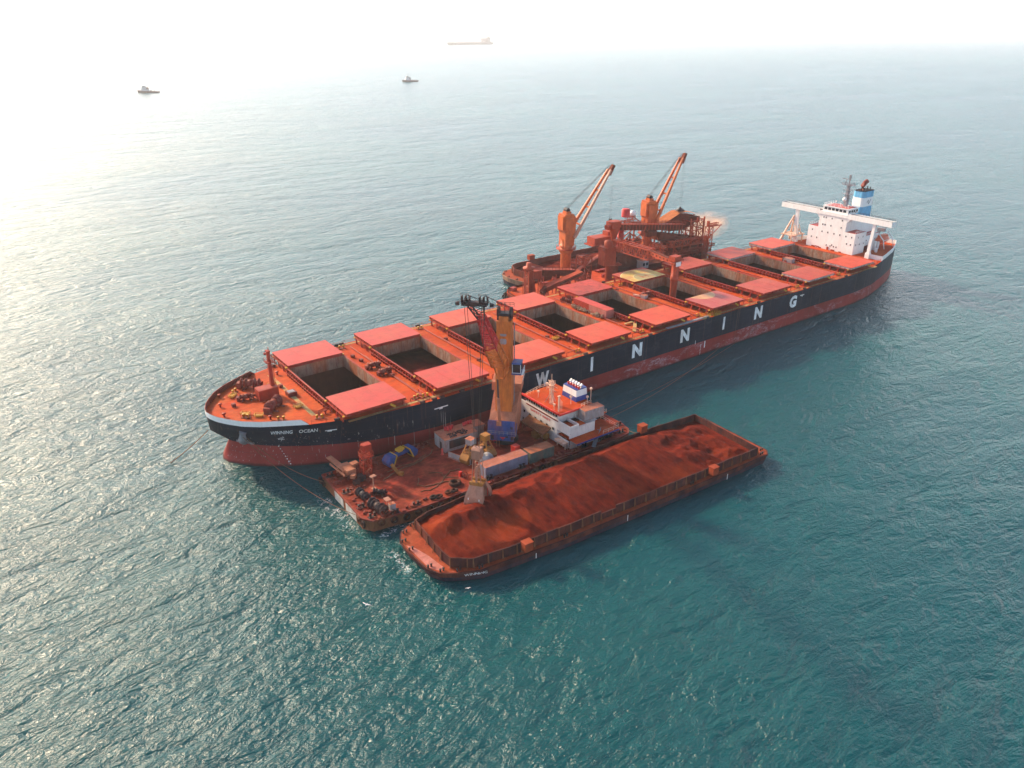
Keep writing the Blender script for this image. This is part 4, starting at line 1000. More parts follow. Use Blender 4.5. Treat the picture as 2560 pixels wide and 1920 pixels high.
for i in range(14): m.cbox((random.uniform(-2.5, 3.6), random.uniform(-1.2, 1.2), .2), (random.uniform(.4, 1.6), random.uniform(.3, 1), random.uniform(.2, .5)), random.uniform(0, 3))
o = m.build('scrap_pile', M_crpink, None, (60.2, -45.6, PZ), 0); tag(o, 'sprawl of dusty loose boards and fittings around the red box', 'scrap', kind='stuff')
# round tyre lying on deck
m = MB(); m.torus((0, 0, .42), 1.05, .42, 22, 10); o = m.build('tyre', M_rubber, None, (38.4, -47.4, PZ+.01)); tag(o, 'big black tyre lying flat on the open pontoon deck', 'tyre')
# hoses / wires over the deck
for k, (pts, r) in enumerate([([(26, -36.6), (29, -35), (33, -34.4), (37.5, -33.8), (41, -32.2), (42.5, -31)], .11), ([(28.5, -33.6), (32, -33.4), (36, -33.6), (39.8, -32)], .09), ([(30.5, -45.5), (33, -46.4), (36, -45), (40.5, -42), (42.8, -42.6)], .10), ([(33, -40.5), (31.3, -42.8), (32.5, -44.6), (35.8, -44.8), (38.5, -46)], .1), ([(36, -39.6), (38.6, -41.6), (37.6, -43.6), (40.6, -45.2)], .08)]):
    P = [(x, y, PZ+.1+.02*math.sin(x*3)) for x, y in pts]; Q = []
    for a, b in zip(P, P[1:]):
        for s in range(4): f = s/4; Q.append((a[0]+(b[0]-a[0])*f, a[1]+(b[1]-a[1])*f+.22*math.sin(f*6.28+a[0]), a[2]))
    Q.append(P[-1]); o = MB().path(Q, r, 6).build('deck_hose', M_rope)
    tag(o, ['long dark hose trailing from the blue grab towards the grey cabin', 'shorter dark hose lying just below the blue grab', 'dark hose leading past the big black tyre', 'looped hose lying left of the big black tyre', 'thin crooked hose in the middle of the open deck'][k], 'hose', 'hoses lying on the pontoon deck')
# open spare grab, blue with yellow lips
def clam(t, sx, mat, lip, ang=0.0, W=2.6):
    s = sx
    m = MB()
    prof = [(s*0.3, 2.6), (s*1.9, 2.5), (s*2.9, 1.4), (s*2.5, 0.25), (s*1.4, 0.0)]
    n = len(prof)
    vs = [(x, y, z) for y in (-W/2, W/2) for x, z in prof]
    m.add(vs, [tuple(range(n)), tuple(range(n, 2*n))]+[(i, i+1, n+i+1, n+i) for i in range(n-1)])
    o = m.build('shell', mat, t)
    m = MB()
    for y in (-W/2, W/2):
        m.beam((prof[-1][0], y, prof[-1][1]), (prof[0][0], y, prof[0][1]), 0.22, .3)
    m.beam((prof[0][0], -W/2, 2.6), (prof[0][0], W/2, 2.6), .22); m.beam((prof[-1][0], -W/2, 0), (prof[-1][0], W/2, 0), .25)
    m.build('lip', lip, o)
    return o
t = thing('spare_grab', 'open blue grab with yellow edges lying on the pontoon deck', 'grab', (33.6, -30.7, PZ), R(10))
a = clam(t, -1, M_bluep, M_yellow); a.location = (-1.6, 0, 0); b = clam(t, 1, M_bluep, M_yellow); b.location = (1.9, 0.3, 0)
m = MB(); m.beam((-3, 0, 1.9), (3.0, 0.3, 1.9), 1.1, .7); m.beam((-3.6, .9, 2.3), (-.6, .6, 2.0), .3); m.build('cross_beam', M_bluep, t)
m = MB(); m.cbox((0.4, .5, 2.8), (1.9, 1.3, .5), .1); m.cbox((0.3, .4, 2.45), (1.2, .9, .5)); m.build('head_block', M_yellow, t)
m = MB(); m.beam((-4.3, -4.6, .2), (-4.6, -2.6, 2.0), .6, .5); m.cbox((-4.2, -5.4, .5), (.8, 1.2, .8), .4); m.build('linkage', M_gyel, t)
# ochre chain grab pile
for k, (x, y, a, lab) in enumerate([(47.2, -40.6, .3, 'ochre four roped grab nearest the grey cabin, parked upright on deck'), (51.2, -41.0, 1.7, 'ochre grab parked behind the hanging grab head, beside the silver drum')]):
    t = thing('spare_grab', lab, 'grab', (x, y, PZ), a)
    clam(t, -1, M_gyel, M_dark, W=2.4); clam(t, 1, M_gyel, M_dark, W=2.4)
    m = MB()
    for sx in (-1, 1):
        for sy in (-1, 1): m.beam((sx*2.2, sy*1.1, 1.6), (sx*.7, sy*.5, 4.6), .25)
    for i in range(10): m.torus((random.uniform(-1.8, 1.8), random.uniform(-1, 1), random.uniform(2.4, 3.4)), .35, .09, 8, 5, 0, random.choice('xyz'))
    m.build('arm', M_gyel, t)
    m = MB(); m.cbox((0, 0, 5.2), (1.7, 1.7, 1.4)); m.box((-.95, -.95, 5.9), (.95, .95, 6.0)); m.build('head_block', M_hgrey if k == 0 else M_gyel, t)
t = thing('cable_drum', 'silver grey cable drum standing against the end of the slate blue container', 'drum', (49.0, -44.6, PZ), .5)
m = MB(); m.lathe((0, 0, 1.5), [(0.1, -1.0), (1.5, -1.0), (1.5, -.88), (.9, -.85), (.9, .85), (1.5, .88), (1.5, 1.0), (.1, 1.0)], 18, 0, 'x'); m.build('drum', paint('silver_drum', (.38, .36, .36), .4, .3), t)
m = MB(); m.box((-1.2, -.9, 0), (-1.05, .9, 1.4)); m.box((1.05, -.9, 0), (1.2, .9, 1.4)); m.build('stand', M_grey, t)
m = MB(); m.box((-3.4, -.1, 0), (3.4, .1, 1.5)); m.box((-3.4, -.4, 0), (3.4, .4, .1)); o = m.build('steel_plate', M_hgrey, None, (44.9, -39.2, PZ), R(-72)); tag(o, 'long grey steel plate standing on edge beside the ochre grabs', 'plate')
t = thing('tool_rack', 'jumble of dark red pipes and fittings left of the slate blue container', 'rack', (42.8, -45.6, PZ), 0)
m = MB(); random.seed(8)
for i in range(16): a = (random.uniform(-1.6, 1.6), random.uniform(-1.2, 1.2), random.uniform(.1, .7)); m.beam(a, (a[0]+random.uniform(-1, 1), a[1]+random.uniform(-1, 1), random.uniform(.1, .9)), .14)
m.build('pipe_bundle', M_dred, t); m = MB(); m.cbox((-1.5, .4, .6), (.6, .6, 1.2)); m.build('locker', M_wred, t)
for x, y, lab in ((43.2, -34.2, 'small red post standing by the grey cabin corner'),):
    o = MB().lathe((0, 0, 0), [(.4, 0), (.4, .1), (.25, .15), (.22, 1.6), (0, 1.7)], 10).build('marker_post', M_wred, None, (x, y, PZ)); tag(o, lab, 'post')
t = thing('generator_set', 'rusty red generator between the grey cabin and the crane base', 'generator', (55.9, -33.9, PZ), .1); MB().box((-1.4, -.8, .2), (1.4, .8, 1.3)).build('housing', M_red, t); MB().tube((-1, 0, 1.3), (-1, 0, 1.9), .12).box((-1.5, -.9, 0), (1.5, .9, .2)).build('skid', M_dark, t)

# ---------------------------------------------------------------- harbour crane
CA = math.atan2(-21.9, -23.0)
cr = thing('harbour_crane', 'tall orange tower crane with a blue house and red lattice jib, standing on the pontoon', 'crane', (60.2, -36.6, PZ), CA)
m = MB(); m.lathe((0, 0, 0), [(3.4, 0), (3.4, .5), (2.7, .7), (2.7, 2.2), (3.2, 2.3), (3.2, 2.7), (0, 2.7)], 24); m.build('pedestal', M_dark, cr)
m = MB(); m.tube((0, 0, 2.0), (0, 0, 2.9), 3.0, n=20); m.cbox((2.6, -2.2, 1.9), (1.6, .9, 2.2), .4); m.lathe((3.2, 0.3, 1.5), [(0, 0), (1.4, .3), (1.7, 1.4), (0, 1.7)], 12); m.build('slew_ring', M_crred, cr)
m = MB(); prof = [(4.3, 2.6), (4.5, 6.6), (-5.6, 14.2), (-5.8, 5.0), (-3.5, 2.8)]
m.xprism([(x, z) for x, z in prof], -3.2, 3.2); 
m.xprism([(-2.2, 12.2), (-2.4, 14.3), (-5.8, 15.3), (-5.8, 13)], -3.7, 3.7)
hs = m.build('machine_house', M_crpink, cr)
m = MB(); m.box((4.48, -3.3, 3.6), (4.62, 3.3, 7.3)); m.box((4.4, -3.0, 1.9), (4.7, 3.0, 3.58)); m.box((4.6, -3.6, 3.5), (5.1, 3.6, 3.62)); m.box((3.2, -3.56, 3.2), (4.47, -3.51, 6.4)); m.box((3.2, 3.51, 3.2), (4.47, 3.56, 6.4)); m.build('house_front', M_bluep, hs)
m = MB(); m.box((4.62, 2.2, 5.2), (4.67, 2.8, 5.8)); m.box((4.72, 1.0, 2.8), (4.77, 1.6, 3.3)); m.box((4.72, -2.6, 2.2), (4.77, -1.9, 3.3)); m.box((4.72, 2.3, 2.2), (4.77, 2.9, 3.2)); m.build('house_window', [M_dark], hs)
m = MB(); m.rail([(5.0, -3.5, 3.6), (5.0, 3.5, 3.6)], 1, 1, .07); m.rail([(-5.5, 4, 15.3), (-2.5, 4, 14.4)], 1, 1, .07); m.build('house_railing', M_grey, hs)
m = MB(); m.beam((4.4, -1.3, 0), (4.0, -1.5, 2.6), .12); m.beam((4.4, -.5, 0), (4.0, -.7, 2.6), .12)
for i in range(7): m.beam((4.4-.06*i, -1.3, .35*i+.2), (4.4-.06*i, -.5, .35*i+.2), .07)
m.build('ladder', M_crpink, cr)
m = MB()
def sec(z, a, b): return [(-a, -b, z), (a, -b, z), (a, b, z), (-a, b, z)]
S_ = [sec(6, 1.9, 2.0), sec(19, 1.8, 1.95), sec(20, 1.7, 1.8), sec(31.8, 1.5, 1.7)]
for A, B in zip(S_, S_[1:]): m.add(A+B, [(i, (i+1) % 4, 4+(i+1) % 4, 4+i) for i in range(4)])
m.add(S_[-1], [(0, 1, 2, 3)]); m.xprism([(1.72, 31.8), (1.5, 32.9), (-1.5, 32.9), (-1.7, 31.8)], -1.1, 1.1)
tw = m.build('tower', M_orange, cr)
m = MB()
def rr(z0, z1, y0, y1, xx):
    c = .25; p = [(y0+c, z0), (y1-c, z0), (y1, z0+c), (y1, z1-c), (y1-c, z1), (y0+c, z1), (y0, z1-c), (y0, z0+c)]
    m.add([(xx-(b-24)*0.025, a, b) for a, b in p], [tuple(range(8))])
for z0, z1 in ((26.9, 28.3), (28.9, 30.3), (30.7, 31.6)): rr(z0-.8, z1-.8, -.85, .7, 1.67)
m.build('tower_plate', M_grey, tw)
m = MB()
for s in (-1, 1): m.tube((-.3, s*1.25, 33.6), (-.3, s*1.75, 33.6), 1.25, n=16); m.beam((-1.2, s*1.5, 31.8), (-.3, s*1.5, 34.6), .5, .5); m.beam((.8, s*1.5, 31.8), (-.3, s*1.5, 34.6), .4)
m.box((-1.3, -1.2, 32.9), (1.0, 1.2, 33.5)); m.rail([(-1.5, -2, 34.6), (-1.5, 2, 34.6)], .9, 1, .08); m.beam((0, 0, 33), (0, 0, 36), .1)
m.build('mast_head_sheave', M_dark, cr)
m = MB(); m.beam((-.5, 2.3, 6), (-.5, 2.3, 31), .12); m.beam((.2, 2.3, 6), (.2, 2.3, 31), .12)
for i in range(48): m.beam((-.5, 2.3, 6.3+i*.52), (.2, 2.3, 6.3+i*.52), .06)
m.build('tower_ladder', M_grey, cr)
m = MB(); m.box((0.2, 2.2, 19.2), (3.4, 4.5, 19.45), 0); m.box((0.3, 2.35, 19.45), (2.9, 4.4, 21.9), 0); m.xprism([(3.3, 21.95), (3.6, 21.95), (2.8, 22.05), (0.2, 22.05), (.2, 21.95)], 2.25, 4.5, 0)
cab_ = m.build('driver_cab', M_bluep, cr); m = MB(); m.box((2.9, 2.5, 19.7), (2.98, 4.25, 21.7)); m.box((.8, 4.4, 19.9), (2.7, 4.45, 21.6)); m.build('cab_window', M_glass, cab_)
m = MB(); 
for y in (2.4, 4.35): m.beam((3.0, y, 19.4), (3.0, y, 21.95), .12)
m.beam((3.0, 2.4, 19.5), (3.0, 4.35, 19.5), .12); m.beam((3.0, 2.4, 21.9), (3.0, 4.35, 21.9), .12); m.rail([(.2, 4.9, 19.4), (3.4, 4.9, 19.4)], 1.1, 1, .07); m.box((.2, 4.5, 19.3), (3.4, 5, 19.4)); m.build('cab_frame', M_white, cab_)
# luffing cylinder
m = MB(); m.tube((4.3, -.6, 6.9), (4.6, -.75, 13.5), .42, n=10, m=1); m.tube((4.6, -.75, 13.5), (4.9, -.85, 18.6), .24, n=8, m=0); m.cbox((4.3, -.6, 6.6), (1.2, 1.2, 1.2), 0, 1); m.build('luffing_cylinder', [M_dark, M_crpink], cr)
# lattice jib: pivot, throat, head
PV, TH, HD = Vector((2.2, 0, 20.6)), Vector((25.5, 0, 41.2)), Vector((31.0, 0, 46.3))
mid = PV.lerp(TH, .47)
def jsec(name, a, b, w0, w1, h0, h1, n, mat):
    m = MB(); m.truss(a+Vector((0, -.5, 0)), b+Vector((0, -.5 if n == 7 else 0, 0)), w0, h0, n, .30, 0, w1, h1, .17); return m.build(name, mat, cr)
jsec('jib', PV.lerp(TH, .10), mid, 3.2, 2.7, 2.6, 2.4, 7, M_orange)
jsec('jib_upper_section', mid+Vector((0, 0, 0)), TH, 2.7, 1.3, 2.4, 1.4, 10, M_crred)
m = MB()
for s in (-1, 1):
    a = Vector((2.2, s*1.6, 20.6)); b = PV.lerp(TH, .10)
    for hh in (1.2, -1.2): m.beam(a, b+Vector((-.7*hh*.6, s*1.6, hh*.75)), .3)
    m.beam((4.9, -.85*0+s*.6, 18.6), b+Vector((.6, s*1.6, -1)), .25); m.beam(a, (4.9, s*.6, 18.6), .3); m.beam((4.9, s*.6, 18.6), PV.lerp(TH, .3)+Vector((.8, s*1.45, -1.0)), .22)
m.beam((4.9, -.9, 18.6), (4.9, .9, 18.6), .4); m.build('jib_foot', M_orange, cr)
m = MB()
for s in (-1, 1):
    for h in (-.6, .6):
        m.beam(TH+Vector((0, s*.6, h)), HD+Vector((0, s*1.7, h)), .26)
    for i in range(4):
        f = i/4; P = TH.lerp(HD, f); Q = TH.lerp(HD, f+.25); y = .6+1.1*f; y2 = .6+1.1*(f+.25)
        m.beam(P+Vector((0, s*y, -.6)), Q+Vector((0, s*y2, .6)), .13)
        m.beam(P+Vector((0, -y, .6)), Q+Vector((0, y2, .6)), .12) if s > 0 else m.beam(P+Vector((0, y, -.6)), Q+Vector((0, -y2, -.6)), .12)
    # sheave frames
    c = HD+Vector((.3, s*1.75, .6))
    for dy in (-.75, .75): m.xprism([(c.x-.8, c.z-.8), (c.x+.7, c.z-.8), (c.x+.6, c.z+.7), (c.x-.7, c.z+.6)], c.y+dy-.06, c.y+dy+.06)
    m.torus(tuple(c), .6, .12, 14, 6, 0, 'y')
    m.box((c.x-1, c.y-.7, c.z-1.1), (c.x+.9, c.y+.7, c.z-.8)); m.rail([(c.x+.9, c.y-.8, c.z+.9), (c.x+.9, c.y+.8, c.z+.9)], .5, .8, .06)
    m.cbox((c.x+.2, c.y+s*1.6, c.z-.9), (.6, .7, .6)); m.beam((c.x, c.y+s*.7, c.z-.4), (c.x+.2, c.y+s*1.6, c.z-.5), .1)
m.box((HD.x-.6, -2.4, HD.z-.7), (HD.x+.6, 2.4, HD.z+.1)); m.build('jib_head', M_dark, cr)
m = MB()
for s in (-1, 1):
    for k in (0, .35):
        m.tube(HD+Vector((-.4, s*(1.6+k), 1.2)), (-.3, s*(1.3+k*.6), 34.8), .045, n=5)
m.build('stay_rope', M_wire, cr)
# hoist ropes to the grab (grab hangs from the crane, its own thing)
cs, sn = math.cos(-CA), math.sin(-CA)
GX, GY = 37.0, -58.9
lx, ly = (GX-60.2)*cs-(GY+36.6)*sn, (GX-60.2)*sn+(GY+36.6)*cs
m = MB()
for s in (-1, 1):
    for k in (-.3, .3): m.tube((HD.x+.5, s*1.75+k, HD.z+.2), (lx+k*.5, ly+s*.35+k*.5, 15.2), .055, n=5)
m.build('hoist_rope', M_wire, cr)
t = thing('clamshell_grab', 'open dusty pink clamshell grab hanging from the jib over the loaded barge', 'grab', (GX, GY, 4.6), CA+R(-8))
m = MB()
m.xprism([(-1.0, 10.9), (1.0, 10.9), (1.1, 13.0), (.6, 13.3), (-.6, 13.3), (-1.1, 13.0)], -.95, .95); m.build('head_block', M_gbeige, t)
m = MB()
for sx in (-1, 1):
    for sy in (-1, 1): m.tube((sx*.7, sy*.7, 11), (sx*.9, sy*1.0, 5.4), .10, n=6)
for z in (6.5, 8, 9.5): m.torus((0, 0, z), .5, .12, 10, 6, 0, 'x')
m.beam((-.9, 0, 5.4), (-.5, 0, 9), .35); m.beam((.9, 0, 5.4), (.5, 0, 9), .35)
m.build('closing_rope', M_gbeige, t)
m = MB(); m.box((-1.3, -1.4, 4.6), (1.3, 1.4, 5.0)); m.tube((-.9, -1.5, 5.1), (-.9, 1.5, 5.1), .35); m.tube((.9, -1.5, 5.1), (.9, 1.5, 5.1), .35); m.build('cross_head', M_gyel, t)
for s in (-1, 1):
    m = MB(); W = 2.15
    prof = [(s*.55, 4.9), (s*1.2, 4.9), (s*2.6, 2.6), (s*2.95, 1.2), (s*2.5, -.1)]; n = 5
    W1 = [1.35, 1.4, 2.0, 2.15, 2.15]
    vs = [(x, -w, z) for (x, z), w in zip(prof, W1)]+[(x, w, z) for (x, z), w in zip(prof, W1)]
    m.add(vs, [(i, i+1, n+i+1, n+i) for i in range(n-1)])
    for sy in (-1, 1): m.add([(s*.5, sy*1.35, 4.9), (s*1.2, sy*1.4, 4.9), (s*2.6, sy*2.0, 2.6), (s*2.95, sy*2.15, 1.2), (s*2.5, sy*2.15, -.1), (s*1.9, sy*2.15, 0.1), (s*1.3, sy*1.9, 2.6)], [tuple(range(7))])
    o = m.build('shell', M_gbeige, t)
    m = MB(); m.beam((s*2.5, -2.2, -.05), (s*2.5, 2.2, -.05), .2, .3)
    for y in (-1.2, 1.2): m.beam((s*2.7, y, 2.4), (s*2.62, y, 0), .15)
    m.build('cutting_lip', M_white if s > 0 else M_wred, o)
# ---------------------------------------------------------------- loaded barge in the foreground
M_ore = N('iron_ore'); p = M_ore.pos()
a_ = M_ore.noise(M_ore.map(p, (1, 0.35, 1), (0, 0, R(8))), 0.55, 6, 0.65); b_ = M_ore.noise(p, 3.0, 5, 0.7); c_ = M_ore.noise(p, .09, 3)
col = M_ore.mix(M_ore.ramp(a_, .35, .7), (0.062, 0.008, 0.006), (0.165, 0.020, 0.009))
col = M_ore.mix(M_ore.math('MULTIPLY', M_ore.ramp(c_, .5, .7), .6), col, (0.22, 0.036, 0.011)); col = M_ore.mix(M_ore.math('MULTIPLY', M_ore.ramp(b_, .5, .8), .5), col, (0.06, 0.014, 0.009))
M_ore.setc(col); M_ore.b.inputs['Roughness'].default_value = .95; M_ore.b.inputs['Specular IOR Level'].default_value = 0.02; M_ore.bump(M_ore.math('ADD', b_, M_ore.math('MULTIPLY', a_, 1.5)), .6, .25); M_ore = M_ore.m
M_bside = paint('barge_side', (0.045, 0.02, 0.022), .8, .7, (0.20, 0.05, 0.025), .3, streak=.5)
M_bdark = paint('barge_waterline', (0.02, 0.025, 0.04), .7, .5, (0.16, 0.045, 0.03), .35)
M_bdeck = paint('barge_deck', (0.28, 0.05, 0.022), .8, .6, (0.33, 0.085, 0.03), .2)
M_bpink = paint('bare_foredeck', (0.44, 0.17, 0.14), .7, .35, (0.34, .06, .025), .35)
def barge(name, label, poly, coam, dz, cz, cut, mats, loc, boxes, ore=True, gaps=()):
    t = thing(name, label, 'barge', loc); off = -Vector(loc)
    def b_(m, nm, mt, par=None):
        o = m.build(nm, mt, par or t)
        if par is None: o.location = off
        return o
    n = len(poly); cx = sum(p[0] for p in poly)/n; cy = sum(p[1] for p in poly)/n
    m = MB(); low = [(x+(cx-x)*cut, y+(cy-y)*cut*0.4) for x, y in poly]; mid = [(x+(cx-x)*cut*.35, y+(cy-y)*cut*0.1) for x, y in poly]
    m.add([(*p, -1.2) for p in low]+[(*p, dz*0.45) for p in mid], [(i, (i+1) % n, n+(i+1) % n, n+i) for i in range(n)], 1)
    m.add([(*p, dz*0.45) for p in mid]+[(*p, dz-.01) for p in poly], [(i, (i+1) % n, n+(i+1) % n, n+i) for i in range(n)], 0)
    b_(m, 'hull', [mats[0], mats[1]])
    m = MB()
    for i in range(n):
        a, b = poly[i], poly[(i+1) % n]; m.beam((*a, dz-.12), (*b, dz-.12), .3, .3)
    b_(m, 'rubbing_band', mats[0])
    # side deck between hull edge and coaming, plus inner floor
    m = MB(); m.add([(*p, dz) for p in poly], [tuple(range(n))]); b_(m, 'deck', mats[2])
    k = len(coam); m = MB(); st = MB()
    for i in range(k):
        a, b = Vector((*coam[i], 0)), Vector((*coam[(i+1) % k], 0)); d = (b-a); L = d.length; d.normalize(); nn = Vector((-d.y, d.x, 0))
        if nn.dot(Vector((cx, cy, 0))-a) > 0: nn = -nn
        segs = max(1, int(L/1.0))
        for s in range(segs):
            P, Q = a.lerp(b, s/segs), a.lerp(b, (s+1)/segs); mm = (P+Q)/2
            z = cz+0.06*math.sin(mm.x*.35)+.04*math.sin(mm.x*.9+mm.y)
            for g0, g1, side, zz in gaps:
                if g0 < mm.x < g1 and side == (1 if mm.y > cy else -1): z = zz
            for q0, q1, h0, h1 in ((P-nn*.09, Q-nn*.09, dz, z), (P+nn*.09, Q+nn*.09, dz, z)):
                m.add([(q0.x, q0.y, h0), (q1.x, q1.y, h0), (q1.x, q1.y, h1), (q0.x, q0.y, h1)], [(0, 1, 2, 3)])
            m.add([(P-nn*.09).to_tuple()[:2]+(z,), (Q-nn*.09).to_tuple()[:2]+(z,), (Q+nn*.09).to_tuple()[:2]+(z,), (P+nn*.09).to_tuple()[:2]+(z,)], [(0, 1, 2, 3)])
            m.beam(P+Vector((0, 0, z)), Q+Vector((0, 0, z)), .26, .12)
            if s % 3 == 0:
                st.beam(P+nn*.6+Vector((0, 0, dz)), P+nn*.12+Vector((0, 0, z-.1)), .12, .1); st.beam(P+nn*.14+Vector((0, 0, dz)), P+nn*.14+Vector((0, 0, z-.05)), .1, .22)
    b_(m, 'coaming', mats[3]); b_(st, 'coaming_stay', mats[4])
    for (x, y, z, w) in boxes:
        m = MB(); m.cbox((x, y, z), (w, w*.8, 1.9), AX); m.cbox((x, y, z+1.0), (w*1.1, w*.9, .12), AX); b_(m, 'deck_locker', mats[2])
    m = MB()
    for i in range(n):
        x, y = poly[i]; x += (cx-x)*.02; y += (cy-y)*.06; 
        for d in (-.35, .35): m.lathe((x+d, y, dz), [(.18, 0), (.18, .5), (.26, .52), (.26, .62), (0, .62)], 8)
    b_(m, 'bollard', M_dark)
    return t, b_
P1 = [(22.3, -54.4), (19.8, -55.8), (18.1, -58.6), (17.9, -62), (18.1, -69.3), (19.4, -71.9), (22.1, -73.8), (26.1, -75.7), (46.1, -77.8), (83, -79.5), (107.7, -80.3), (109.3, -78.9), (110.2, -58.6), (108.8, -57.0), (62, -54.2), (42, -53.4), (26, -53.8)]
C1 = [(22.9, -56.6), (21.8, -68.6), (22.0, -71.4), (25.4, -74.2), (35.9, -75.7), (56, -76.8), (74.7, -77.8), (105.2, -79.0), (106.6, -57.8), (88.8, -56.4), (62, -55.3), (42, -54.6), (26.2, -55.4)]
bg, bgb = barge('ore_barge', 'long rusty barge heaped with red ore, nearest the camera beside the pontoon', P1, C1, 2.2, 4.35, .03, [M_bside, M_bdark, M_bdeck, M_bside, M_prust], (62, -66, 0),
    [(36.6, -76.6, 3.9, 1.9), (88.4, -79.6, 4.2, 1.8), (88.8, -56.2, 5.0, 2.0)], gaps=((56.2, 60.4, -1, 3.7), (51.4, 62, 1, 3.3)))
m = MB(); m.add([(18.5, -60.2, 2.206), (18.5, -69.2, 2.206), (19.9, -71.4, 2.206), (20.9, -70.8, 2.206), (20.4, -66, 2.206), (19.6, -62.5, 2.206)], [tuple(range(6))]); bgb(m, 'bare_deck_patch', M_bpink)
m = MB()
for x, y, h in ((62.3, -78.5, 1.6), (92.9, -80.2, 1.5), (38.3, -77.3, 1.2)): m.cbox((x, y-.1, 1.2), (.16, .06, h))
bgb(m, 'draught_mark', M_white)
vs, fs, w_, h_ = text_mesh('WINNING', 1.0, bold=.01); m = MB(); m.add([(23.2+4.2*(u/w_), -74.45-1.7*(u/w_), 1.25+.55*v/h_) for u, v in vs], fs); bgb(m, 'barge_name', M_ltr)
# tyres over the side
TB = None
for i in range(5):
    x = 74+i*5.5
# the ore: one heap filling the hold
def inside(x):
    """y range of the coaming at x"""
    ys = []
    k = len(C1)
    for i in range(k):
        (x0, y0), (x1, y1) = C1[i], C1[(i+1) % k]
        if (x0 <= x < x1) or (x1 <= x < x0): ys.append(y0+(y1-y0)*(x-x0)/(x1-x0))
    return min(ys), max(ys)
def fbm(x, y, s, o=4): 
    return mn.fractal(Vector((x*s, y*s, 3.1)), .9, 2.0, o)
def orez(x, y, y0, y1):
    ridge = -62.6+0.8*math.sin(x*.11)
    hz_ = 7.1+0.4*math.sin(x*.23+1)
    if x < 34: hz_ = 7.6-(34-x)*.30
    if x > 84: hz_ -= (x-84)*.24
    hz_ = max(hz_, 4.2)
    tn = (y-y0)/(ridge-y0) if y < ridge else (y1-y)/(y1-ridge)
    tn = max(0, min(1, tn)); ze = 3.45 if y < ridge else 3.3
    z = ze+(hz_-ze)*(tn**(.85 if y < ridge else 1.1))
    # gullies running down the slope
    g = mn.fractal(Vector((x*.28+y*.06, y*.05, 1.7)), .8, 2.1, 3)
    z += g*.45*min(1, tn*3)*(1 if x < 88 else .4)
    z += fbm(x, y, .35)*.15
    g2 = mn.fractal(Vector((x*.9+y*.25, y*.09, 7.7)), .8, 2.1, 3); z += g2*.30*min(1, tn*4)
    # scooped pit under the grab and another on the ridge, bulldozed end
    for (px_, py_, r, dep) in ((36.5, -67.5, 6.5, -1.9), (26.5, -62.5, 3.6, .9), (44, -62, 3, .8), (47.5, -70, 5, -.5), (66, -61.5, 3, .5), (29, -63.0, 3.0, .5), (53, -62.5, 3.2, -1.5), (86, -66, 4, -.9)):
        d = math.hypot(x-px_, y-py_)/r
        if d < 1: z += dep*(1-d*d)**1.2
    if x > 84:
        z += (.9*math.sin(y*.42+x*.11+2*fbm(x, y, .07, 2))*fbm(x+9, y, .10, 2)*2+fbm(x, y, .3, 3)*.45)*min(1, (x-84)/6)
        z = max(2.9, min(z, 5.6)) - min(1, max(0, (x-92)/12))*.8
    if x > 101: z = z*(1-(x-101)/6)+2.6*(x-101)/6 if x < 107 else 2.6
    return max(2.35, z)
nx, ny = 300, 72; vs = []; x0, x1 = 22.1, 106.3
for i in range(nx+1):
    x = x0+(x1-x0)*i/nx; ya, yb = inside(x); ya += .1; yb -= .1
    for j in range(ny+1):
        y = ya+(yb-ya)*j/ny; vs.append((x, y, orez(x, y, ya, yb)))
m = MB(); m.add(vs, [(i*(ny+1)+j, (i+1)*(ny+1)+j, (i+1)*(ny+1)+j+1, i*(ny+1)+j+1) for i in range(nx) for j in range(ny)], 0, True)
o = m.build('ore_heap', M_ore); tag(o, 'long heap of red iron ore filling the foreground barge', 'ore')
m = MB(); random.seed(2)
# ore in the ship's holds
for i, x in enumerate(HX):
    z = [-3.5, 7.4, 3.0, -2.5, -3.0, 7.0, -2.8, -2.0, -1.8][i]
    vs = []; n_ = 26; a, b, w = (x-4.2 if i else x-.3), x+HL+4.4, (18.8 if i else 12.8)
    for u in range(n_+1):
        for v in range(n_+1):
            xx = a+(b-a)*u/n_; yy = -w+2*w*v/n_; r = math.hypot((xx-x-HL/2)/11, yy/17)
            vs.append((xx, yy, z+1.6*(1-r)+.5*fbm(xx, yy+i*30, .25)))
    m = MB(); m.add(vs, [(u*(n_+1)+v, (u+1)*(n_+1)+v, (u+1)*(n_+1)+v+1, u*(n_+1)+v+1) for u in range(n_) for v in range(n_)], 0, True)
    ords = ['first', 'second', 'third', 'fourth', 'fifth', 'sixth', 'seventh', 'eighth', 'ninth']
    o = m.build('ore_heap', M_ore); tag(o, 'dark red ore lying in the %s hold from the bow' % ords[i], 'ore', 'ore in the open holds')
# ---------------------------------------------------------------- transshipment platform on the far side of the ship
M_fred = paint('dusty_red_steel', (0.36, 0.045, 0.018), 0.6, 0.55, (0.36, 0.08, 0.03), .3)
M_fdark = paint('dark_rust_steel', (0.13, 0.030, 0.018), 0.8, 0.7, (0.18, 0.04, 0.02), .3)
M_forange = paint('old_crane_orange', (0.52, 0.115, 0.028), 0.5, 0.5, (0.42, 0.07, 0.025), .25)
M_fpink = paint('faded_jib_paint', (0.50, 0.26, 0.18), 0.55, .5, (.36, .08, .03), .4)
plat = thing('transshipment_platform', 'dusty red loading platform crowded with conveyors, behind the middle of the big ship', 'loading platform', (175, 44, 0))
def fb(m, name, mats, parent=None):
    o = m.build(name, mats, parent or plat)
    if parent is None: o.location = Vector((-175, -44, 0))
    return o
fpol = [(128.5, 31), (127.2, 38), (127.2, 50), (128.2, 56), (131, 59.5), (224, 60), (226, 57), (226, 30), (223, 28), (132, 28)]
FZ = 4.0
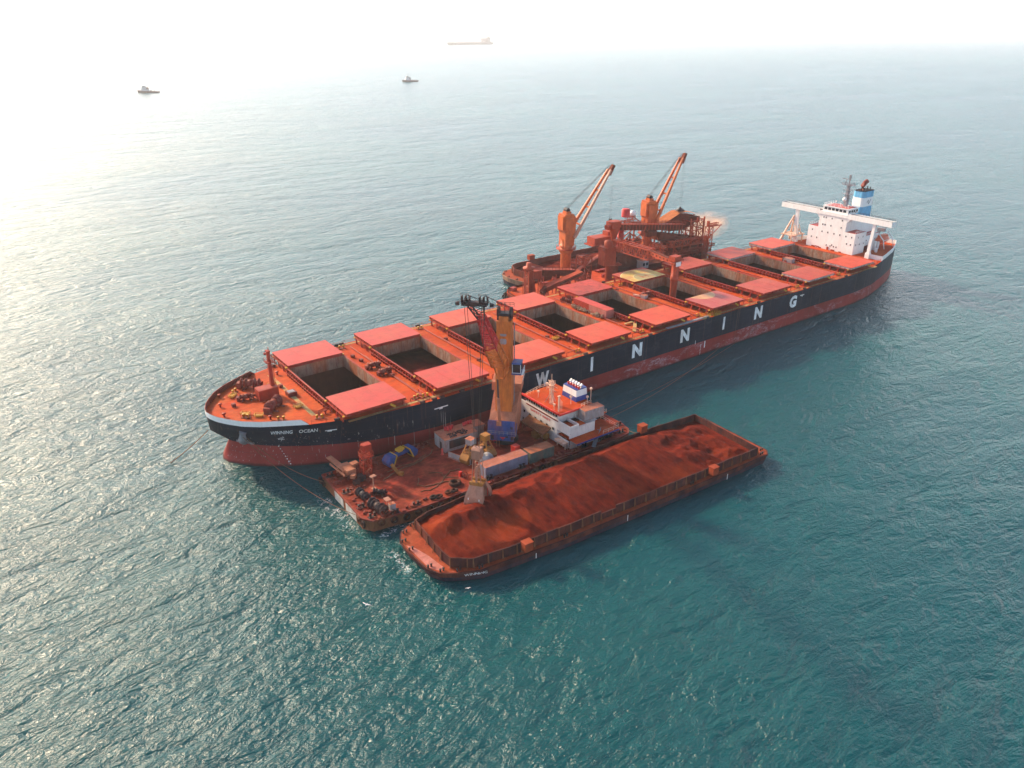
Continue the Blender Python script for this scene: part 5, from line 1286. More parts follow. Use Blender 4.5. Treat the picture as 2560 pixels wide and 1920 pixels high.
m = MB(); m.prism(fpol, -1.5, FZ-.01, cap=False); m.prism([(x*.996+.7, y*.99+.4) for x, y in fpol], FZ-.01, FZ+.7, cap=False); fb(m, 'hull', M_fdark)
m = MB(); m.add([(x, y, FZ) for x, y in fpol], [tuple(range(len(fpol)))]); fb(m, 'deck', M_deck)
m = MB()
for i in range(12): m.torus((126.9, 33+i*2.1, 2.6), .75, .3, 12, 6, 0, 'x')
for i in range(3): m.torus((128.6+i*1.2, 57.6+i*.7, 2.6), .75, .3, 12, 6, 0, 'x')
fb(m, 'tyre_fender', M_rubber)
# braced ladder column and conveyor housing at the bow end
m = MB(); m.truss((130.2, 44.5, FZ), (130.2, 44.5, 15.2), 2.4, 2.0, 6, .28); m.box((129.2, 43.6, FZ), (131.2, 44.2, 15.2)); m.lathe((130, 44.5, 15.2), [(1.2, 0), (2.3, .8), (2.3, 1.3), (1.0, 1.5), (1.0, 3.0), (0, 3)], 12)
m.truss((127.9, 44.5, FZ), (128.0, 44.5, 13), .9, .9, 8, .12); fb(m, 'ladder_column', M_fred)
m = MB(); m.add([(130.4, 45.5, 16.0), (133.0, 47.0, 17.1), (138.2, 46.4, 15.0), (134.9, 43.0, 14.6)], [(0, 1, 2, 3)])
m.prism([(130.4, 45.4), (133.0, 46.9), (138.2, 46.3), (134.9, 43.1)], 11.6, 14.5)
fb(m, 'conveyor_housing', [M_fred]); 
m = MB(); m.beam((136.5, 45, 13.3), (151.6, 44, 10.8), 2.6, 1.9); m.beam((136.5, 45, 14.6), (151.6, 44, 12.2), 2.9, .25, 1); m.rail([(137, 43.4, 14.7), (151.4, 42.6, 12.2)], 1, 1.5, .1)
m.beam((151, 43, 10.5), (161.5, 38.5, 17.4), 2.4, 1.4); m.beam((151, 43, 11.4), (161.5, 38.5, 18.3), 2.7, .2, 1)
m.beam((132.8, 38.3, 9.2), (150.5, 38.6, 12.3), 2.6, 1.6, 1); m.beam((132.8, 38.3, 10.1), (139.0, 38.6, 11.3), 2.9, .25, 1); m.beam((139, 38.4, 10.3), (150.5, 38.6, 12.4), 2.9, .3, 0)
m.beam((131, 38, 8.0), (133.5, 38.3, 9.6), 1.6, 1.8)
fb(m, 'conveyor_belt', [M_fdark, M_fred])
m = MB()
for x, y, z in ((131.5, 44, 11.5), (134.5, 43.5, 11.5), (137.5, 46, 11.5), (142, 44, 12), (147, 44, 11), (133.5, 38.3, 8.6), (139, 38.4, 9.8), (144.5, 38.5, 10.8), (156, 41, 13)):
    m.beam((x, y-1.2, FZ), (x, y-.9, z), .3); m.beam((x, y+1.2, FZ), (x, y+.9, z), .3); m.beam((x, y-1.2, FZ+1), (x, y+.9, z-1), .18); m.beam((x+1.5, y-1.2, FZ), (x, y, z), .18)
fb(m, 'conveyor_trestle', M_fred)
m = MB(); m.truss((154.6, 42, FZ), (154.9, 42, 17.5), 5.0, 3.4, 4, .32, tb=.26); m.cbox((153, 41, 17.8), (2, 2, .6)); m.beam((151.5, 40.5, 15.4), (153, 41, 15.4), .8); fb(m, 'lattice_tower', M_fred)
# slewing loader: pedestal, boom, spout reaching over the ship's sixth hold
m = MB(); m.lathe((164, 36, FZ), [(2.5, 0), (2.5, 9.6), (3.1, 9.9), (3.1, 10.4), (2.2, 10.5)], 20); fb(m, 'loader_pedestal', M_fred)
m = MB(); m.prism([(158.2, 34.2), (163.6, 33.6), (164.2, 37.6), (158.8, 38.4)], 14.4, 21.4); m.lathe((161, 35.5, 21.4), [(1.6, 0), (1.5, 2.2), (0, 2.8)], 14); m.rail([(156.5, 34, 20), (158.2, 34, 20), (158.2, 39, 20)], 1, 1, .1); m.beam((158, 34, 20.8), (156.4, 33.6, 20.8), .7)
m.box((164.3, 33.5, 13.6), (167, 38, 14.2)); fb(m, 'loader_house', M_fred)
m = MB(); m.truss((164.5, 35, 22.0), (163.8, 15.5, 22.2), 3.4, 3.6, 9, .34, tb=.22); 
for i in range(10): m.box((162.6, 16.5+i*1.9, 23.9), (165.4, 17.1+i*1.9, 24.15))
fb(m, 'loader_boom', M_fred)
m = MB(); m.beam((163.8, 17, 22.8), (159.6, 1.6, 23.5), 1.3, 1.6, 0, 1.1, 1.3); m.beam((163.8, 17, 23.9), (159.6, 1.6, 24.3), 1.5, .12, 1)
for i in range(6):
    P = Vector((163.8, 17, 22.8)).lerp(Vector((159.6, 1.6, 23.5)), .1+i*.15); m.cbox((P.x-.75, P.y, P.z+.1), (.1, .6, .6), 0, 1)
m.box((157.4, -1.3, 23.2), (161.2, 1.6, 23.8)); m.box((157.6, -1.2, 24.2), (160.9, 1.5, 25.9)); m.rail([(157.2, -1.6, 23.9), (161.4, -1.6, 23.9), (161.4, 2.0, 23.9)], 1, 1, .1); fb(m, 'loader_arm', [M_fred, M_fdark])
m = MB(); m.box((157.9, -1.75, 22.6), (160.3, -1.62, 24.1)); fb(m, 'loader_sign', M_white)
m = MB(); m.lathe((159.5, 0, 8.5), [(1.25, 0), (1.2, 8.4), (1.35, 8.5), (1.35, 10.5), (1.1, 10.7), (1.1, 15)], 18); m.box((158.6, -1.0, 19.0), (160.4, 1.0, 23.4)); fb(m, 'loader_spout', M_fred)
# dark engine house under the boom, white cabin
m = MB(); m.box((167, 33, FZ), (190, 40, 11.5)); m.box((166.5, 36, 11.5), (183, 43, 16.5)); fb(m, 'engine_house', M_fdark)
m = MB(); m.box((174.8, 30.4, 11.5), (178.4, 33.2, 14.4)); m.box((174.6, 30.2, 14.4), (178.6, 33.4, 14.6)); oc = fb(m, 'control_cabin', M_hgrey)
m = MB(); m.box((175.2, 30.3, 12.6), (176.4, 30.36, 13.7)); m.box((176.9, 30.3, 12.6), (178.1, 30.36, 13.7)); m.build('cabin_window', M_glass, oc)
# long upper conveyor gallery and its head cabin
A_, B_ = Vector((169.5, 42, 26.6)), Vector((211.5, 44, 20.6))
m = MB(); m.beam(A_, B_, 3.2, 2.2); m.beam(A_+Vector((0, 0, 1.2)), B_+Vector((0, 0, 1.2)), 3.5, .22, 1); m.rail([A_+Vector((0, -1.9, 1.3)), B_+Vector((0, -1.9, 1.3))], 1.1, 2.2, .12, 1); m.rail([A_+Vector((0, 1.9, 1.3)), B_+Vector((0, 1.9, 1.3))], 1.1, 2.2, .12, 1)
for i in range(22):
    P = A_.lerp(B_, i/22); m.cbox((P.x, P.y-1.66, P.z), (.25, .1, 2.0), 0, 1)
m.beam((176, 45, 27.5), (212, 48, 20), .5, .5, 1)
fb(m, 'conveyor_gallery', [M_fdark, M_fred])
m = MB(); m.beam((193, 41.5, 19.8), (214, 43.5, 15.2), 4.2, 3.2); m.cbox((204, 42, 16.5), (9, 5, 3.2)); m.cbox((189.6, 42, 21.4), (5, 4, 2)); fb(m, 'lower_gallery', M_fdark)
m = MB(); m.cbox((168.0, 40.4, 28.2), (4.8, 3.4, 2.4), -.05); m.lathe((168.4, 40.4, 23.0), [(.9, -3.8), (1.0, 0), (2.0, 2.6), (2.0, 4)], 14); m.beam((164.2, 40.2, 27.4), (166, 40.4, 27.6), 2.2, 1.6); fb(m, 'transfer_head', M_fred)
m = MB(); m.cbox((166.4, 46, 21.4), (9.0, 5, 2.6), -.08); m.beam((160.8, 46.5, 19.8), (171.5, 45.8, 20.4), 5.5, .3); m.rail([(160.8, 43.7, 19.9), (171, 43, 20.4)], 1.1, 1.5, .12); m.cbox((171, 46, 22.6), (4, 3, 3.4)); fb(m, 'winch_cabin', M_fred)
m = MB(); m.lathe((181.7, 48, 28.0), [(1.7, 0), (1.7, 2.9), (1.3, 3.2), (0, 3.2)], 18); m.lathe((176.5, 45, 17), [(1.3, 0), (1.3, 7.5), (0, 7.6)], 16); fb(m, 'silo', M_crred)
m = MB(); m.lathe((186.6, 49, 27.6), [(0, 0), (1.1, .2), (1.2, 1.2), (.9, 1.9), (0, 2.2)], 14); fb(m, 'radome', M_white)
# forest of braces holding it all
m = MB()
for x, y in ((171, 40), (171, 46), (178, 41), (178, 47), (186, 41), (186, 47), (201.6, 46), (205.8, 46), (201.6, 50), (205.8, 50)):
    m.beam((x, y, FZ), (x, y, 24.5-(x-170)*.14), .45)
xs_ = [(171, 40), (178, 41), (186, 41)]
for (a, b), (c, d) in zip(xs_, xs_[1:]):
    for z in (8, 14, 19): m.beam((a, b, z), (c, d, z+4), .28); m.beam((c, d, z), (a, b, z+4), .28); m.beam((a, b, z), (c, d, z), .3); m.beam((a, b+6, z), (c, d+6, z+4), .28)
for z in (5, 9, 13, 17):
    m.beam((201.6, 46, z), (205.8, 46, z+4), .28); m.beam((205.8, 46, z), (201.6, 46, z+4), .28); m.beam((201.6, 46, z), (205.8, 46, z), .28)
m.truss((187, 48.5, 27), (182, 48, 27), 1.5, 1.5, 3, .2); m.beam((187, 49, 27.2), (193, 47, 22.5), .35); m.beam((180, 48, 26.5), (183, 46, 24), .35); m.beam((186.5, 49, 27.2), (186.5, 47, 22), .3)
random.seed(21)
for i in range(60):
    x, y, z = random.uniform(168, 192), random.uniform(38, 48), random.uniform(12, 23)
    d = random.choice([(random.uniform(2, 5), 0, 0), (0, 0, random.uniform(2, 4)), (random.uniform(1, 3), 0, random.uniform(-3, 3)), (0, 3, 0)])
    m.beam((x, y, z), (x+d[0], y+d[1], z+d[2]), random.uniform(.15, .35))
fb(m, 'support_frame', M_fred)
# screening tower with inclined cover
m = MB(); 
for x in (213.5, 217.5, 221.8):
    for y in (41, 47): m.beam((x, y, FZ), (x, y, 24.2), .5)
for z in (7, 11, 15, 19, 23):
    for y in (41, 47):
        m.beam((213.5, y, z), (221.8, y, z), .35)
        for x0, x1 in ((213.5, 217.5), (217.5, 221.8)): m.beam((x0, y, z-3.6), (x1, y, z), .22); m.beam((x1, y, z-3.6), (x0, y, z), .22)
    m.beam((213.5, 41, z), (213.5, 47, z), .3); m.beam((221.8, 41, z), (221.8, 47, z), .3)
m.beam((221.8, 44, 15), (225.4, 44, 9.5), .5); m.beam((225.4, 44, 9.5), (225.6, 44, FZ), .5); m.beam((222, 44, 9), (225, 44, FZ), .35); m.rail([(222.3, 41, 17), (222.3, 47, 17)], 5, 1, .15)
fb(m, 'screening_tower', M_fred)
m = MB(); m.add([(200.5, 45.8, 22.2), (211.5, 45.8, 26.0), (216, 45.8, 26.0), (223.4, 45.8, 24.4), (223.4, 51, 24.4), (216, 51, 26.2), (211.5, 51, 26.3), (200.5, 51, 22.5)], [(0, 1, 6, 7), (1, 2, 5, 6), (2, 3, 4, 5)])
fb(m, 'inclined_cover', paint('orange_roof', (.44, .15, .06), .7, .4))  # roof in a lighter orange-brown than the frames
m = MB(); m.xprism([(202, 21.8), (211.6, 25.6), (221, 24), (221, 20), (212, 18.5), (206, 19)], 46.2, 50.6); m.cbox((220.4, 45.6, 22.4), (4.6, 2.6, 2.2))
m.xprism([(192, 18.5), (208, 17.2), (214, 13), (205, 12.6), (198, 16.6)], 38, 44); m.cbox((207, 40.5, 10.5), (12, 6, 5)); m.cbox((214, 38, 7), (10, 5, 6)); m.xprism([(208, 15), (219, 16), (220.5, 9), (210, 9)], 39, 43.5)
fb(m, 'hopper', M_fdark)
m = MB(); m.truss((196.5, 37.2, 16.6), (219.5, 37.2, 15.4), 2.0, 2.4, 9, .34, tb=.24); m.truss((199, 36.6, 10.4), (221.5, 36.6, 9.8), 1.8, 2.2, 8, .34, tb=.24)
for x in (199, 204, 209, 214, 219): m.beam((x, 36.6, FZ), (x+.4, 36.8, 17), .4); m.rail([(x, 35.6, 12.6), (x+4.5, 35.6, 12.5)], 1.1, 1.1, .13); m.box((x, 35.4, 12.3), (x+4.6, 37.4, 12.5))
m.beam((196, 36.5, 18.2), (206, 36.5, 8), .5); m.beam((222, 36.5, 17.5), (212, 36.5, 8), .5)
fb(m, 'walkway_frame', M_fred)
m = MB(); random.seed(4)
for i in range(150):
    x, y, z = random.uniform(196, 224), random.uniform(37, 47), random.uniform(5, 17)
    d = random.choice([(random.uniform(1, 4), 0, 0), (0, 0, random.uniform(2, 4)), (random.uniform(1, 3), 0, random.uniform(-3, 3)), (0, 3, 0)])
    m.beam((x, y, z), (x+d[0], y+d[1], z+d[2]), random.uniform(.15, .4))
for i in range(26):
    x, y, z = random.uniform(198, 224), random.uniform(36, 44), random.uniform(4.5, 11)
    m.cbox((x, y, z), (random.uniform(1, 3), random.uniform(1, 2.5), random.uniform(.6, 2.4)), random.uniform(-.2, .2))
o = fb(m, 'pipework', M_fred); o['kind'] = 'stuff'
m = MB(); m.truss((214.7, 32, FZ), (214.6, 32, 22.6), 2.2, 2.2, 8, .24, tb=.16); m.beam((213.9, 32, 22.4), (222.3, 32, 22.2), .35, .3); m.beam((216, 32, 18.4), (221.5, 32, 22.0), .25); m.truss((214.5, 32, 23.2), (219.6, 32, 23.2), .9, .9, 5, .14); m.cbox((213.7, 32, 23.8), (.9, .9, 2.2)); m.truss((212.2, 32, FZ), (212.5, 32, 19), .6, .6, 9, .1)
fb(m, 'boarding_mast', M_fred)
m = MB(); random.seed(9)
for i in range(70):
    x, y = random.uniform(131, 224), random.uniform(29, 58)
    m.cbox((x, y, FZ+.5), (random.uniform(.8, 3), random.uniform(.5, 2), random.uniform(.5, 1.8)), random.uniform(-.3, .3))
o = fb(m, 'deck_machinery', M_red); o['kind'] = 'stuff'
# two deck cranes, things of their own
def ship_crane(x, y, ztop, zslew, tip, label, faded):
    t = thing('deck_crane', label, 'crane', (x, y, FZ))
    a = math.atan2(tip[1]-y, tip[0]-x); 
    H_s = zslew-FZ; H_t = ztop-FZ
    t.rotation_euler = (0, 0, a); L = math.hypot(tip[0]-x, tip[1]-y); TZ = tip[2]-FZ
    m = MB(); m.lathe((0, 0, 0), [(2.05, 0), (2.05, H_s-3.2), (2.9, H_s-2.0), (2.9, H_s-1.2), (2.4, H_s-1.0), (2.4, H_s-.2)], 20); m.build('pedestal', M_forange, t)
    m = MB(); m.lathe((0, 0, H_s-1.2), [(3.9, 0), (3.9, .12), (2.5, .12)], 20); 
    for i in range(20):
        p, q = 2*math.pi*i/20, 2*math.pi*(i+1)/20; P = Vector((3.8*math.cos(p), 3.8*math.sin(p), H_s-1.1)); Q = Vector((3.8*math.cos(q), 3.8*math.sin(q), H_s-1.1))
        m.beam(P, P+Vector((0, 0, 1.1)), .07); m.beam(P+Vector((0, 0, 1.1)), Q+Vector((0, 0, 1.1)), .07)
    m.build('platform', M_fred, t)
    m = MB(); m.lathe((0, 0, H_s-.2), [(2.6, 0), (2.6, .6), (2.3, .7), (2.3, 3)], 16); 
    m.xprism([(-1.9, H_s), (2.0, H_s), (2.5, H_s+4), (2.9, H_t-3.2), (1.4, H_t-1.4), (-2.3, H_t-1.6), (-2.4, H_t-8), (-1.9, H_t-8.6)], -2.3, 2.3)
    m.build('crane_house', M_forange, t)
    m = MB(); m.box((-2.2, -3.1, H_t-7.6), (1.4, -2.3, H_t-3.0)); m.box((-3.1, -2.2, H_t-7.4), (-2.4, 1.6, H_t-2.2)); m.box((-1.2, -1.4, H_t-1.6), (.9, 1.2, H_t-.6)); m.build('machinery_box', M_forange, t)
    m = MB(); m.tube((-.2, -1.1, H_t-.2), (-.2, 1.1, H_t-.2), .85, n=12); m.build('top_sheave', M_dark, t)
    tipv = Vector((L, 0, TZ)); ft = Vector((1.9, 0, H_s+3.4))
    m = MB()
    for s in (-1, 1):
        m.beam(ft+Vector((0, s*2.7, 0)), tipv+Vector((-1.5, s*.95, -1.2)), .75, 1.25, 0 if s > 0 else 1, .6, .8)
    for f in (.18, .42, .66): 
        P = ft.lerp(tipv, f); w = 2.7-(2.7-.95)*f; m.beam(P+Vector((0, -w, 0)), P+Vector((0, w, 0)), .5, .6)
    m.build('jib', [M_forange, M_fpink if faded else M_forange], t)
    m = MB(); d = (tipv-ft).normalized(); m.beam(tipv-d*3.6, tipv, 2.3, 1.5, 0, 1.5, 1.0); m.tube(tipv+Vector((0, -.8, 0)), tipv+Vector((0, .8, 0)), .6, n=12); m.beam(tipv, tipv+Vector((0, 0, 1.2)), .1); m.build('jib_head', M_fdark, t)
    m = MB()
    for s in (-.7, -.3, .3, .7): m.tube((-.2, s, H_t+.4), tipv+Vector((-1.5, s*.6, .5)), .045, n=4)
    m.build('luffing_rope', M_wire, t)
    return t, tipv
c1, tp = ship_crane(152.4, 50, 34.2, 20.2, (172.4, 47.2, 48.8), 'orange deck crane with its jib raised, nearer the bow end of the red platform', True)
m = MB()
for s in (-.5, .5): m.tube((tp.x+.2, s, tp.z-.5), (tp.x+.1, s, 24.5), .045, n=4)
m.build('hoist_rope', M_wire, c1)
m = MB(); m.cbox((tp.x+.1, 0, 24.0), (.7, 1.3, 1.0)); m.build('hook_block', M_dark, c1)
c2, tp = ship_crane(197.0, 50, 34.0, 20.0, (213.0, 47.4, 49.8), 'orange deck crane rising behind the conveyors, farther toward the big ship\'s stern', False)
m = MB()
for s in (-.5, .5): m.tube((tp.x+.2, s, tp.z-.5), (tp.x+.1, s, 24.0), .045, n=4)
m.build('hoist_rope', M_wire, c2)
m = MB(); m.lathe((tp.x+.1, 0, 22.7), [(2.0, 0), (2.0, .25), (.6, 1.0), (.3, 1.6), (0, 1.6)], 12); m.build('hook_block', M_dark, c2)

# far barge beyond the platform
P2 = [(146.5, 60.9), (143.2, 63.5), (141.6, 68), (141.2, 73.5), (142.2, 78.5), (145.0, 81.3), (150, 82.8), (226, 84.2), (228, 82.5), (228, 62.5), (226, 61.0)]
C2 = [(149.0, 62.6), (146.2, 66.5), (145.6, 74.5), (148.2, 79.5), (152, 81.2), (224.5, 82.8), (225.5, 62.6)]
M_b2 = paint('far_barge_wall', (0.16, 0.035, 0.025), .75, .5, (.3, .07, .03), .25, streak=.5)
M_b2h = paint('far_barge_hull', (0.34, 0.20, 0.13), .7, .6, (0.05, .03, .03), .25, streak=.5)
b2, b2b = barge('ore_barge', 'high sided empty barge lying beyond the red platform and its orange cranes', P2, C2, 3.6, 6.2, .03, [M_b2h, M_bdark, M_bdeck, M_b2, M_prust], (184, 72, 0), [(160.5, 82.6, 7.0, 2.6)])
vs = []; n1, n2 = 60, 16
for i in range(n1+1):
    for j in range(n2+1):
        x, y = 146.4+(225.2-146.4)*i/n1, 63.2+(82.2-63.2)*j/n2
        if x < 152: y = 72+(y-72)*(.55+.45*(x-146.4)/5.6)
        vs.append((x, y, 3.75+.9*max(0, fbm(x, y, .12)+.2)+(1.6 if x > 190 else 0)*max(0, 1-abs(y-72)/8)))
m = MB(); m.add(vs, [(i*(n2+1)+j, (i+1)*(n2+1)+j, (i+1)*(n2+1)+j+1, i*(n2+1)+j+1) for i in range(n1) for j in range(n2)], 0, True)
o = m.build('ore_heap', M_ore); tag(o, 'thin leftover layer of ore in the barge beyond the platform', 'ore')

# ---------------------------------------------------------------- things lying on the big ship's deck
t = thing('store_container', 'long red box with a faded pink end, set across the ship beside the fifth hold', 'container', (124.0, 2.2, DK), 0)
m = MB(); m.box((-1.65, 0.2, 0.05), (1.65, 8.0, 2.85)); m.build('shell', M_red, t); m = MB(); m.box((-1.68, -8.0, 0.05), (1.62, .2, 2.83)); m.build('end_section', paint('faded_pink_box', (0.36, .12, .10), .6, .3), t)
m = MB(); m.box((-1.72, -8.05, 2.85), (1.72, 8.05, 2.93)); m.build('lid', M_cover, t)
m = MB(); random.seed(14)
for i in range(60):
    f = random.random(); x, y = 121.4+f*.6+random.uniform(-.6, .5), 10-f*14.5
    m.torus((x, y, DK+random.uniform(.2, .9)), random.uniform(.3, .6), random.uniform(.08, .2), 9, 5, 0, random.choice('xyz'))
o = m.build('rope_heap', paint('pale_rope', (.36, .26, .18), .9, .5, (.3, .1, .04), 1.2)); tag(o, 'tangle of pale ropes and bags heaped along the long red deck box', 'rope', kind='stuff')
m = MB(); m.beam((123.5, -13.2, DK+.4), (127.5, -14.0, DK+.8), .9, .25); m.beam((127.3, -14.0, DK+.8), (121.5, -19.4, DK+.3), 1.1, .25); m.beam((124, -13, DK), (124, -13, DK+.5), .3); o = m.build('folded_gangplank', M_walk); tag(o, 'bent tan gangplank lying on deck behind the fourth open cover', 'gangplank')
t = thing('hydraulic_unit', 'grey machinery unit on the deck between the last two holds', 'machine', (226.5, 0.8, DK), .1)
m = MB(); m.box((-1.2, -2.2, .2), (1.2, 1.4, 1.9)); m.build('housing', M_hgrey, t); m = MB(); m.box((-1.5, -2.5, 0), (1.5, 1.7, .2)); m.tube((0, 2, .3), (0, 2, 1.6), .5); m.build('base', M_dark, t)
t = thing('hydraulic_unit', 'small grey pump unit on the deck just ahead of the sixth hold', 'machine', (147.6, 2.2, DK), .1)
m = MB(); m.box((-.9, -.9, .1), (.9, .9, 1.3)); m.build('housing', M_hgrey, t); m = MB(); m.beam((0, 1, .5), (-.6, 4.4, .4), .5); m.build('hose', M_pinkw, t)
# dusty air above the loader
def puff(name, c, s, dens, label, col=(1.0, .62, .42, 1)):
    mt = bpy.data.materials.new(name); mt.use_nodes = True; nt = mt.node_tree; nt.nodes.clear()
    o_ = nt.nodes.new('ShaderNodeOutputMaterial'); v = nt.nodes.new('ShaderNodeVolumePrincipled'); v.inputs['Color'].default_value = col; v.inputs['Anisotropy'].default_value = .3
    tc = nt.nodes.new('ShaderNodeTexCoord'); ln = nt.nodes.new('ShaderNodeVectorMath'); ln.operation = 'LENGTH'; nt.links.new(tc.outputs['Object'], ln.inputs[0])
    mr = nt.nodes.new('ShaderNodeMapRange'); nt.links.new(ln.outputs['Value'], mr.inputs[0]); mr.inputs[1].default_value = 1.0; mr.inputs[2].default_value = 0.1; mr.inputs[3].default_value = 0; mr.inputs[4].default_value = 1
    nz = nt.nodes.new('ShaderNodeTexNoise'); nt.links.new(tc.outputs['Object'], nz.inputs['Vector']); nz.inputs['Scale'].default_value = 2.6; nz.inputs['Detail'].default_value = 4
    m2 = nt.nodes.new('ShaderNodeMapRange'); nt.links.new(nz.outputs['Fac'], m2.inputs[0]); m2.inputs[1].default_value = .38; m2.inputs[2].default_value = .7; m2.inputs[4].default_value = dens
    mu = nt.nodes.new('ShaderNodeMath'); mu.operation = 'MULTIPLY'; nt.links.new(mr.outputs[0], mu.inputs[0]); nt.links.new(m2.outputs[0], mu.inputs[1]); nt.links.new(mu.outputs[0], v.inputs['Density'])
    nt.links.new(v.outputs[0], o_.inputs['Volume'])
    bm = bmesh.new(); bmesh.ops.create_icosphere(bm, subdivisions=3, radius=1); me = bpy.data.meshes.new(name); bm.to_mesh(me); bm.free(); me.materials.append(mt)
    o = bpy.data.objects.new(name, me); COL.objects.link(o); o.location = c; o.scale = s; return tag(o, label, 'dust', kind='stuff')
puff('dust_cloud', (232, 49, 17), (15, 8, 7), .30, 'orange dust drifting off the end of the conveyor tower')

# ---------------------------------------------------------------- ropes to the water and between hulls
def rope(pts, sag, r, label, name='mooring_rope'):
    a, b = Vector(pts[0]), Vector(pts[1]); P = []
    for i in range(25):
        f = i/24; q = a.lerp(b, f); q.z -= sag*4*f*(1-f); P.append(q)
    o = MB().path(P, r, 5).build(name, M_rope); return tag(o, label, 'rope')
rope([(-0.9, 2.2, 7.6), (-11.0, 6.0, -.6)], .4, .11, 'anchor chain slanting from the big ship\'s bow down into the sea', 'anchor_chain')
rope([(3.0, -7.0, 10.6), (15.6, -46.8, 2.6)], 3.2, .07, 'slack mooring rope from the ship\'s bow to the near corner of the pontoon')
rope([(3.6, -7.6, 10.4), (15.8, -30.2, 2.7)], 2.6, .07, 'second mooring rope from the ship\'s bow to the far end of the pontoon')
rope([(89.0, -49.5, 2.7), (86.8, -56.2, 4.4)], .5, .07, 'short dark rope between the pontoon stern and the ore barge')
rope([(89.4, -44.0, 2.9), (160.5, -24.6, 2.0)], 2.1, .06, 'long thin rope stretching over the water from the pontoon stern to the ship\'s side')
rope([(89.4, -41.0, 2.9), (178.5, -24.6, 4.0)], 2.2, .05, 'longest thin rope running aft along the ship\'s side from the pontoon')

# ---------------------------------------------------------------- distant craft
M_tug = paint('haze_pale_tug_hull', (0.20, 0.13, 0.11), .6, .2); M_tugw = paint('tug_house', (.62, .6, .6), .5, .15); M_far = paint('haze_pale_far_hull', (.32, .20, .18), .6, .2)  # tug hull and freighter colours lightened, distance haze put into the paint
def tug(loc, rz, label, L=36):
    t = thing('tugboat', label, 'tugboat', loc, rz, 'tugs on the open water')
    k = L/36
    out = [(-18, 0), (-17, 2.4), (-14, 4.2), (-8, 5.2), (12, 5.2), (17, 4.2), (18, 3), (18, -3), (17, -4.2), (12, -5.2), (-8, -5.2), (-14, -4.2), (-17, -2.4)]
    n = len(out); sh = lambda x: 2.2+(1.9*((-x)/18)**2 if x < 0 else .1*x/18)
    m = MB(); m.add([(x*.95*k, y*.85*k, -1) for x, y in out]+[(x*k, y*k, sh(x)) for x, y in out], [(i, (i+1) % n, n+(i+1) % n, n+i) for i in range(n)]+[tuple(range(n, 2*n))])
    for i in range(n): m.beam((out[i][0]*k, out[i][1]*k, sh(out[i][0])-.3), (out[(i+1) % n][0]*k, out[(i+1) % n][1]*k, sh(out[(i+1) % n][0])-.3), .7)
    m.build('hull', M_tug, t)
    m = MB(); m.box((-11*k, -3.4, 2), (1*k, 3.4, 5.4)); m.box((-9.5*k, -2.6, 5.4), (-2.5*k, 2.6, 8.0)); m.box((-8.6*k, -2.2, 8.0), (-3.6*k, 2.2, 10.6)); m.box((-8.9*k, -2.5, 10.6), (-3.3*k, 2.5, 10.9)); w = m.build('deckhouse', M_tugw, t)
    m = MB(); m.box((-8.66*k, -2.0, 8.9), (-8.6*k-.02, 2.0, 10.0)); m.box((-8.4*k, -2.26, 8.9), (-3.8*k, -2.2, 10.0)); m.build('wheelhouse_window', M_glass, w)
    m = MB(); m.beam((-5*k, 0, 10.9), (-5*k, 0, 17.5), .35); m.beam((-5*k, -1.6, 14.5), (-5*k, 1.6, 14.5), .2); m.beam((-5*k, 0, 16), (-1*k, 0, 8), .1); m.build('mast', M_tug, t)
    for s in (-1, 1): MB().box((-1.2*k, s*2.4-.6, 5.3), (.6*k, s*2.4+.6, 8.6)).build('funnel', M_tug, t)
    m = MB(); m.tube((5*k, -1.5, 3.2), (5*k, 1.5, 3.2), 1.0, n=12); m.box((10*k, -1.8, 2.2), (11*k, 1.8, 3.6)); m.beam((15*k, -3, 2.2), (15*k, -3, 3.6), .2); m.build('tow_winch', M_tug, t)
    return t
tug((290.5, 1303.5, 0), R(-35), 'tugboat at upper left, lying farthest left on the open sea')
tug((804, 1322.5, 0), R(-13), 'tugboat with a tall mast, nearer the middle of the open sea', 34)
t = thing('distant_freighter', 'long low freighter fading into the haze near the horizon', 'cargo ship', (3409, 5016, 0), math.atan2(239, 530)); 
m = MB(); m.add([(-290, 0, 20), (-278, 26, 19), (-250, 40, 14), (250, 40, 14), (288, 30, 16), (288, -30, 16), (250, -40, 14), (-250, -40, 14), (-278, -26, 19), (-278, 0, -1), (-270, 20, -1), (-245, 36, -1), (250, 38, -1), (280, 24, -1), (280, -24, -1), (250, -38, -1), (-245, -36, -1), (-270, -20, -1)], [(i, (i+1) % 9, 9+(i+1) % 9, 9+i) for i in range(9)]+[tuple(range(9))]); m.build('hull', M_far, t)
m = MB(); m.box((195, -30, 14), (232, 30, 38)); m.box((197, -40, 37), (208, 40, 43)); m.build('deckhouse', M_far, t)
MB().prism([(246, -12), (270, -12), (270, 12), (246, 12)], 14, 50).build('funnel', M_far, t); MB().beam((205, 0, 43), (205, 0, 74), 3).beam((258, 0, 50), (258, 0, 62), 4).build('mast', M_far, t)
for i in range(7): MB().box((-200+i*55, -26, 13), (-165+i*55, 26, 20)).build('hatch_cover', M_far, t)
